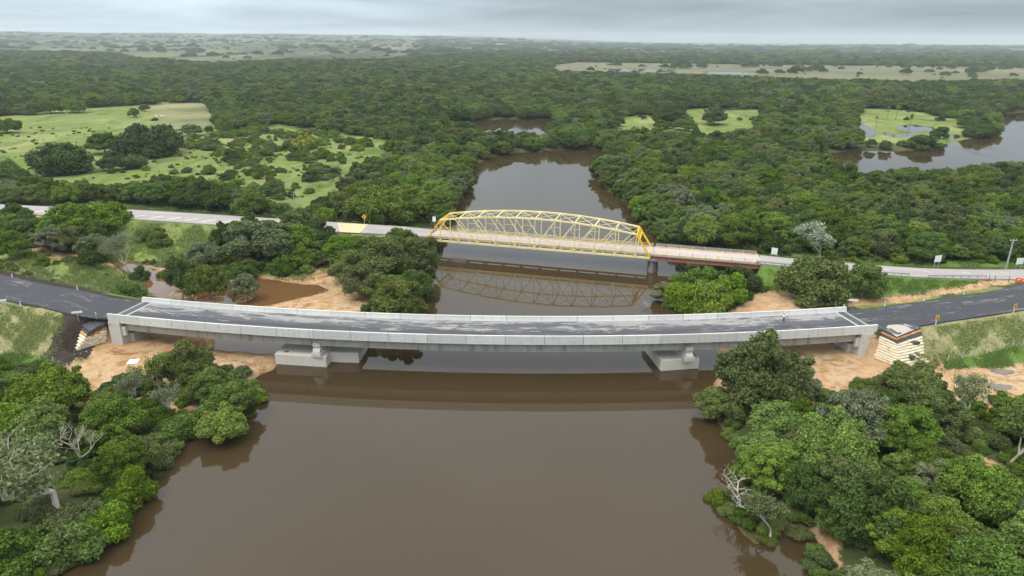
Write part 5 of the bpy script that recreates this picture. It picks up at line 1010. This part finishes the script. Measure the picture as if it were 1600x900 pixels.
def ring(y0, y1, s, Rr_, Hr, seed, darker=0., keepf=None, xm=1e9):
    xx, yy = jgrid(-min(xm, .82*y1+60), min(xm, .82*y1+60), y0, y1, s, seed); k = infan(xx, yy, 60); xx, yy = xx[k], yy[k]; g = np.random.default_rng(seed+50); R = Rr_[0]*.85+(Rr_[1]*1.15-Rr_[0]*.85)*g.random(xx.size)**1.5; H = R**.75*Rr_[0]**.25*g.uniform(*Hr, xx.size)*1.05
    k = free(xx, yy, H*.9) & roadclear(xx, yy, R*.6); sd = sdist(xx, yy); k &= sd > .2
    k &= wob(xx, yy, 14/s/10, seed)+.5*wob(xx, yy, .006, 5) < (1.02 if y0 < 1000 else .78)
    man = np.array(PLACED[:len(MAN)]); big = man[man[:, 2] > 6]; dm = (np.hypot(xx[:, None]-big[None, :, 0], yy[:, None]-big[None, :, 1])-.8*big[None, :, 2]).min(1); k &= dm > 0
    xx, yy, R, H = xx[k], yy[k], R[k], H[k]; parts.append((xx, yy, height(xx, yy)-.2, R, H, choose(xx, yy, TW, seed, darker)))
# side strips wider than the near box
ring(330, 620, 6.9, (3.8, 6.6), (1.25, 1.75), 61, .1)
ring(620, 1150, 10.5, (5.5, 9), (1.1, 1.5), 62, .3)
ring(1150, 2100, 17, (9.5, 14), (.8, 1.1), 63, .55)
ring(2100, 3700, 28, (16, 24), (.55, .8), 64, .7)
X, Y, Z, SX, H_, KI = [np.concatenate([p[i] for p in parts]) for i in range(6)]
scatter('forest', X, Y, Z, SX, H_/hr[KI], KI, kinds, 'dense green wood stretching from behind the roads to the horizon', 'forest')
print('forest', len(X))
# sparse trees and scrub: rough pasture, far plains
parts = []
def sparse(x0, x1, y0, y1, s, p, Rr_, Hr, seed, polys, W, m=0.):
    xx, yy = jgrid(x0, x1, y0, y1, s, seed); g = np.random.default_rng(seed); k = g.random(xx.size) < p*np.clip(.35+2.6*wob(xx, yy, .5/s, seed)+1.2*wob(xx, yy, 1.3/s, seed+3), 0.03, 2.3); xx, yy = xx[k], yy[k]; R = Rr_[0]*.5+(Rr_[1]*1.25-Rr_[0]*.5)*g.random(xx.size)**1.7; H = R*g.uniform(*Hr, xx.size)
    u, v = proj(xx, yy, height(xx, yy)); k = in_any(polys, u, v) & roadclear(xx, yy, R*.8+1.5) & (sdist(xx, yy) > 1)
    man = np.array(PLACED[:len(MAN)]); k &= (np.hypot(xx[:, None]-man[None, :, 0], yy[:, None]-man[None, :, 1])-man[None, :, 2]).min(1) > -1
    xx, yy, R, H = xx[k], yy[k], R[k], H[k]; parts.append((xx, yy, height(xx, yy)-.1, R, H, choose(xx, yy, W, seed)))
BW = {'bush_mid': .4, 'bush_bright': .4, 'bush_olive': .12, 'bush_deep': .1, 'round_mid': .1, 'loose_grey': .1}
sparse(-260, -30, 205, 480, 3.9, .52, (1.3, 3.3), (.9, 1.3), 71, [[(300, 212), (430, 195), (560, 216), (600, 225), (540, 240), (528, 288), (450, 318), (380, 300), (330, 275), (290, 240)]], BW)
sparse(-260, -30, 205, 480, 6, .16, (1.0, 2.4), (.9, 1.2), 72, [OPEN[4]], BW)
sparse(-330, -30, 205, 480, 3.4, .26, (.35, 1.1), (.6, 1.), 79, [OPEN[4]], {'bush_mid': .4, 'bush_olive': .3, 'bush_bright': .3})
sparse(-150, -20, 140, 215, 3.2, .35, (.8, 1.9), (.8, 1.1), 73, [ROUGH[1], [(150, 400), (235, 425), (300, 436), (400, 436), (500, 425), (540, 415), (400, 410), (300, 405)], [(-60, 398), (50, 395), (160, 410), (232, 440), (180, 462), (0, 425)]], {'bush_mid': .4, 'bush_olive': .4, 'bush_bright': .2})
sparse(0, 1400, 380, 1000, 12, .10, (3, 6), (.9, 1.3), 74, [OPEN[15], OPEN[16]], {'round_mid': .3, 'round_deep': .3, 'bush_deep': .4})
sparse(-200, 3400, 1200, 2600, 26, .16, (6, 13), (.7, 1.), 75, [OPEN[-1]], {'round_deep': .6, 'round_mid': .4})
sparse(-4200, 1200, 1600, 6500, 62, .34, (9, 24), (.5, .8), 76, [OPEN[-2]], {'round_deep': .6, 'round_olive': .4})
sparse(-1500, 6200, 2300, 7200, 60, .42, (22, 40), (.35, .5), 77, [[(650, 95), (650, 50), (2500, 50), (2500, 96), (850, 92)]], {'round_deep': .7, 'round_mid': .3})
sparse(-300, -60, 400, 560, 9, .5, (3, 5), (.5, .7), 78, [[(235, 160), (345, 155), (350, 163), (235, 167)]], {'bush_rust': 1.})
X, Y, Z, SX, H_, KI = [np.concatenate([p[i] for p in parts]) for i in range(6)]
if 'bush_rust' not in FIRST: pass
scatter('scrub', X, Y, Z, SX, H_/hr[KI], KI, kinds, 'scattered scrub and small trees over the pastures and distant plains', 'scrub')
print('scrub', len(X))
# undergrowth that closes the gaps between the near and middle trees
xx, yy = jgrid(-200, 200, 38, 300, 3.3, 81); k = infan(xx, yy, 18); xx, yy = xx[k], yy[k]; g = np.random.default_rng(82); R = g.uniform(1.2, 2.4, xx.size); H = R*g.uniform(.8, 1.2, xx.size)
gap = in_any([[(1250, 740), (1275, 745), (1310, 830), (1370, 920), (1300, 905), (1270, 850)], [(1500, 700), (1560, 720), (1570, 800), (1540, 860), (1510, 760)]], *proj(xx, yy, np.full(xx.shape, 1.)))
k = free(xx, yy, H) & roadclear(xx, yy, 2.2) & (sdist(xx, yy) > -1.6) & (~gap | (g.random(xx.size) < .35)) & (g.random(xx.size) < .85); xx, yy, R, H = xx[k], yy[k], R[k], H[k]; KI = choose(xx, yy, {'bush_mid': .4, 'bush_bright': .22, 'bush_olive': .25, 'bush_deep': .2}, 83)
scatter('undergrowth', xx, yy, np.maximum(height(xx, yy)-.1, -.35), R, H/hr[KI], KI, kinds, 'low leafy undergrowth filling the gaps beneath the nearer trees', 'undergrowth')
def stones():
    V = []; F = []; g = random.Random(4); n = 0
    for poly, cnt in ((SAND[0], 500), (SAND[1], 200), (SAND[2], 400), (SAND[3], 700)):
        us = [p[0] for p in poly]; vs_ = [p[1] for p in poly]; c = 0
        while c < cnt:
            u, v = g.uniform(min(us), min(max(us), 1620)), g.uniform(min(vs_), max(vs_)); c += 1
            if not inpoly(np.array([u]), np.array([v]), poly)[0]: continue
            x, y = P(u, v, 1.5); V.append((x, y)); 
    V = np.array(V); z = height(V[:, 0], V[:, 1]); k = (z > .1) & (z < 3); V, z = V[k], z[k]; mb = MB()
    for (x, y), zz_ in zip(V, z):
        q = g.uniform(.03, .11)*(2. if g.random() < .05 else 1); mb.hexa([(x+dx*q*g.uniform(.6, 1.2), y+dy*q*g.uniform(.6, 1.2), zz_+dz*q*g.uniform(.3, .8)) for dz in (-.4, 1) for dx, dy in ((-1, -1), (1, -1), (1, 1), (-1, 1))])
    tag(mb.build('loose_stones', 'gravel'), 'loose stones and clods scattered over the bare sandy ground', 'stones', kind='stuff')
stones()
# tall grass on the meadows and slopes
def grass_stuff(mt, lst, lab):
    V = []; LF = []
    for poly, n, h0, zz_ in lst:
        us = [p[0] for p in poly]; vs_ = [p[1] for p in poly]; g = np.random.default_rng(n); u = g.uniform(max(min(us), -60), min(max(us), 1660), n*3); v = g.uniform(min(vs_), max(vs_), n*3); k = inpoly(u+g.normal(0, 4, u.size)+6*wob(u, v, .12, 3), v+g.normal(0, 1.5, u.size)+2.5*wob(u, v, .1, 6), poly); k &= g.random(u.size) < np.clip(.55+1.3*wob(u, v, .09, 2), .03, 1); u, v = u[k][:n], v[k][:n]
        z = np.full(u.shape, float(zz_))
        for _ in range(5):
            d = (u-800)[:, None]*Rv+(450-v)[:, None]*Uv+FPX*Fv; tt = (z-CAM_H)/d[:, 2]; X_ = d[:, 0]*tt; Y_ = d[:, 1]*tt; z = .5*z+.5*height(X_, Y_)
        k = roadclear(X_, Y_, .9) & (sdist(X_, Y_) > .3); X_, Y_, z = X_[k], Y_[k], z[k]; m = len(X_); B = 3
        for b_ in range(B):
            a = g.uniform(0, 6.28, m); hh = h0*g.uniform(.5, 1.2, m); w0 = g.uniform(.05, .12, m); ox, oy = g.normal(0, .18, m), g.normal(0, .18, m); lx, ly = g.normal(0, .25, m)*hh, g.normal(0, .25, m)*hh
            V.append(np.stack([np.stack([X_+ox-np.cos(a)*w0, Y_+oy-np.sin(a)*w0, z-.05], -1), np.stack([X_+ox+np.cos(a)*w0, Y_+oy+np.sin(a)*w0, z-.05], -1), np.stack([X_+ox+lx, Y_+oy+ly, z+hh], -1)], 1)); LF.append(g.random(m))
    V = np.concatenate(V).reshape(-1, 3); me = np_mesh('tall_grass', V, np.arange(len(V)).reshape(-1, 3), mt, attrs={'leaf': ('FACE', np.concatenate(LF))}); o = bpy.data.objects.new('tall_grass', me); link(o); tag(o, lab, 'grass', kind='stuff'); print('grass', len(V)//3)
grass_stuff('blade', ((GRASS[3], 9000, .75, 1.3), (GRASS[2], 6000, .6, 1.5), (DRY[0], 6000, .30, 4), (DRY[1], 5500, .28, 4), (GRASS[11], 2500, .5, 1)), 'straw coloured grass on the meadows and road slopes')
grass_stuff('green_blade', ((GRASS[3], 9000, .7, 1.3), (GRASS[2], 12000, .6, 1.5), (GRASS[4], 9000, .4, 3), (GRASS[5], 5000, .35, 4), (GRASS[1], 5000, .35, 4), (GRASS[9], 5000, .5, 2), (GRASS[10], 9000, .7, 2), (DRY[1], 5000, .3, 4), (DRY[0], 3000, .3, 4)), 'fresh green grass on the banks and verges')
# ------------------------------------------------------------------ haze
hm = bpy.data.materials.new('haze'); hm.use_nodes = True; t = hm.node_tree; t.nodes.remove(t.nodes['Principled BSDF']); pv = t.nodes.new('ShaderNodeVolumePrincipled'); pv.inputs['Color'].default_value = (.86, .94, 1, 1); pv.inputs['Density'].default_value = .000085; pv.inputs['Anisotropy'].default_value = .2; t.links.new(pv.outputs[0], t.nodes['Material Output'].inputs['Volume']); MATS['haze'] = hm
o = MB().box(-15800, 15800, -900, 15800, -4, 190).build('haze', 'haze'); tag(o, kind='stuff', label='thin pale rain haze over the whole plain', cat='haze')
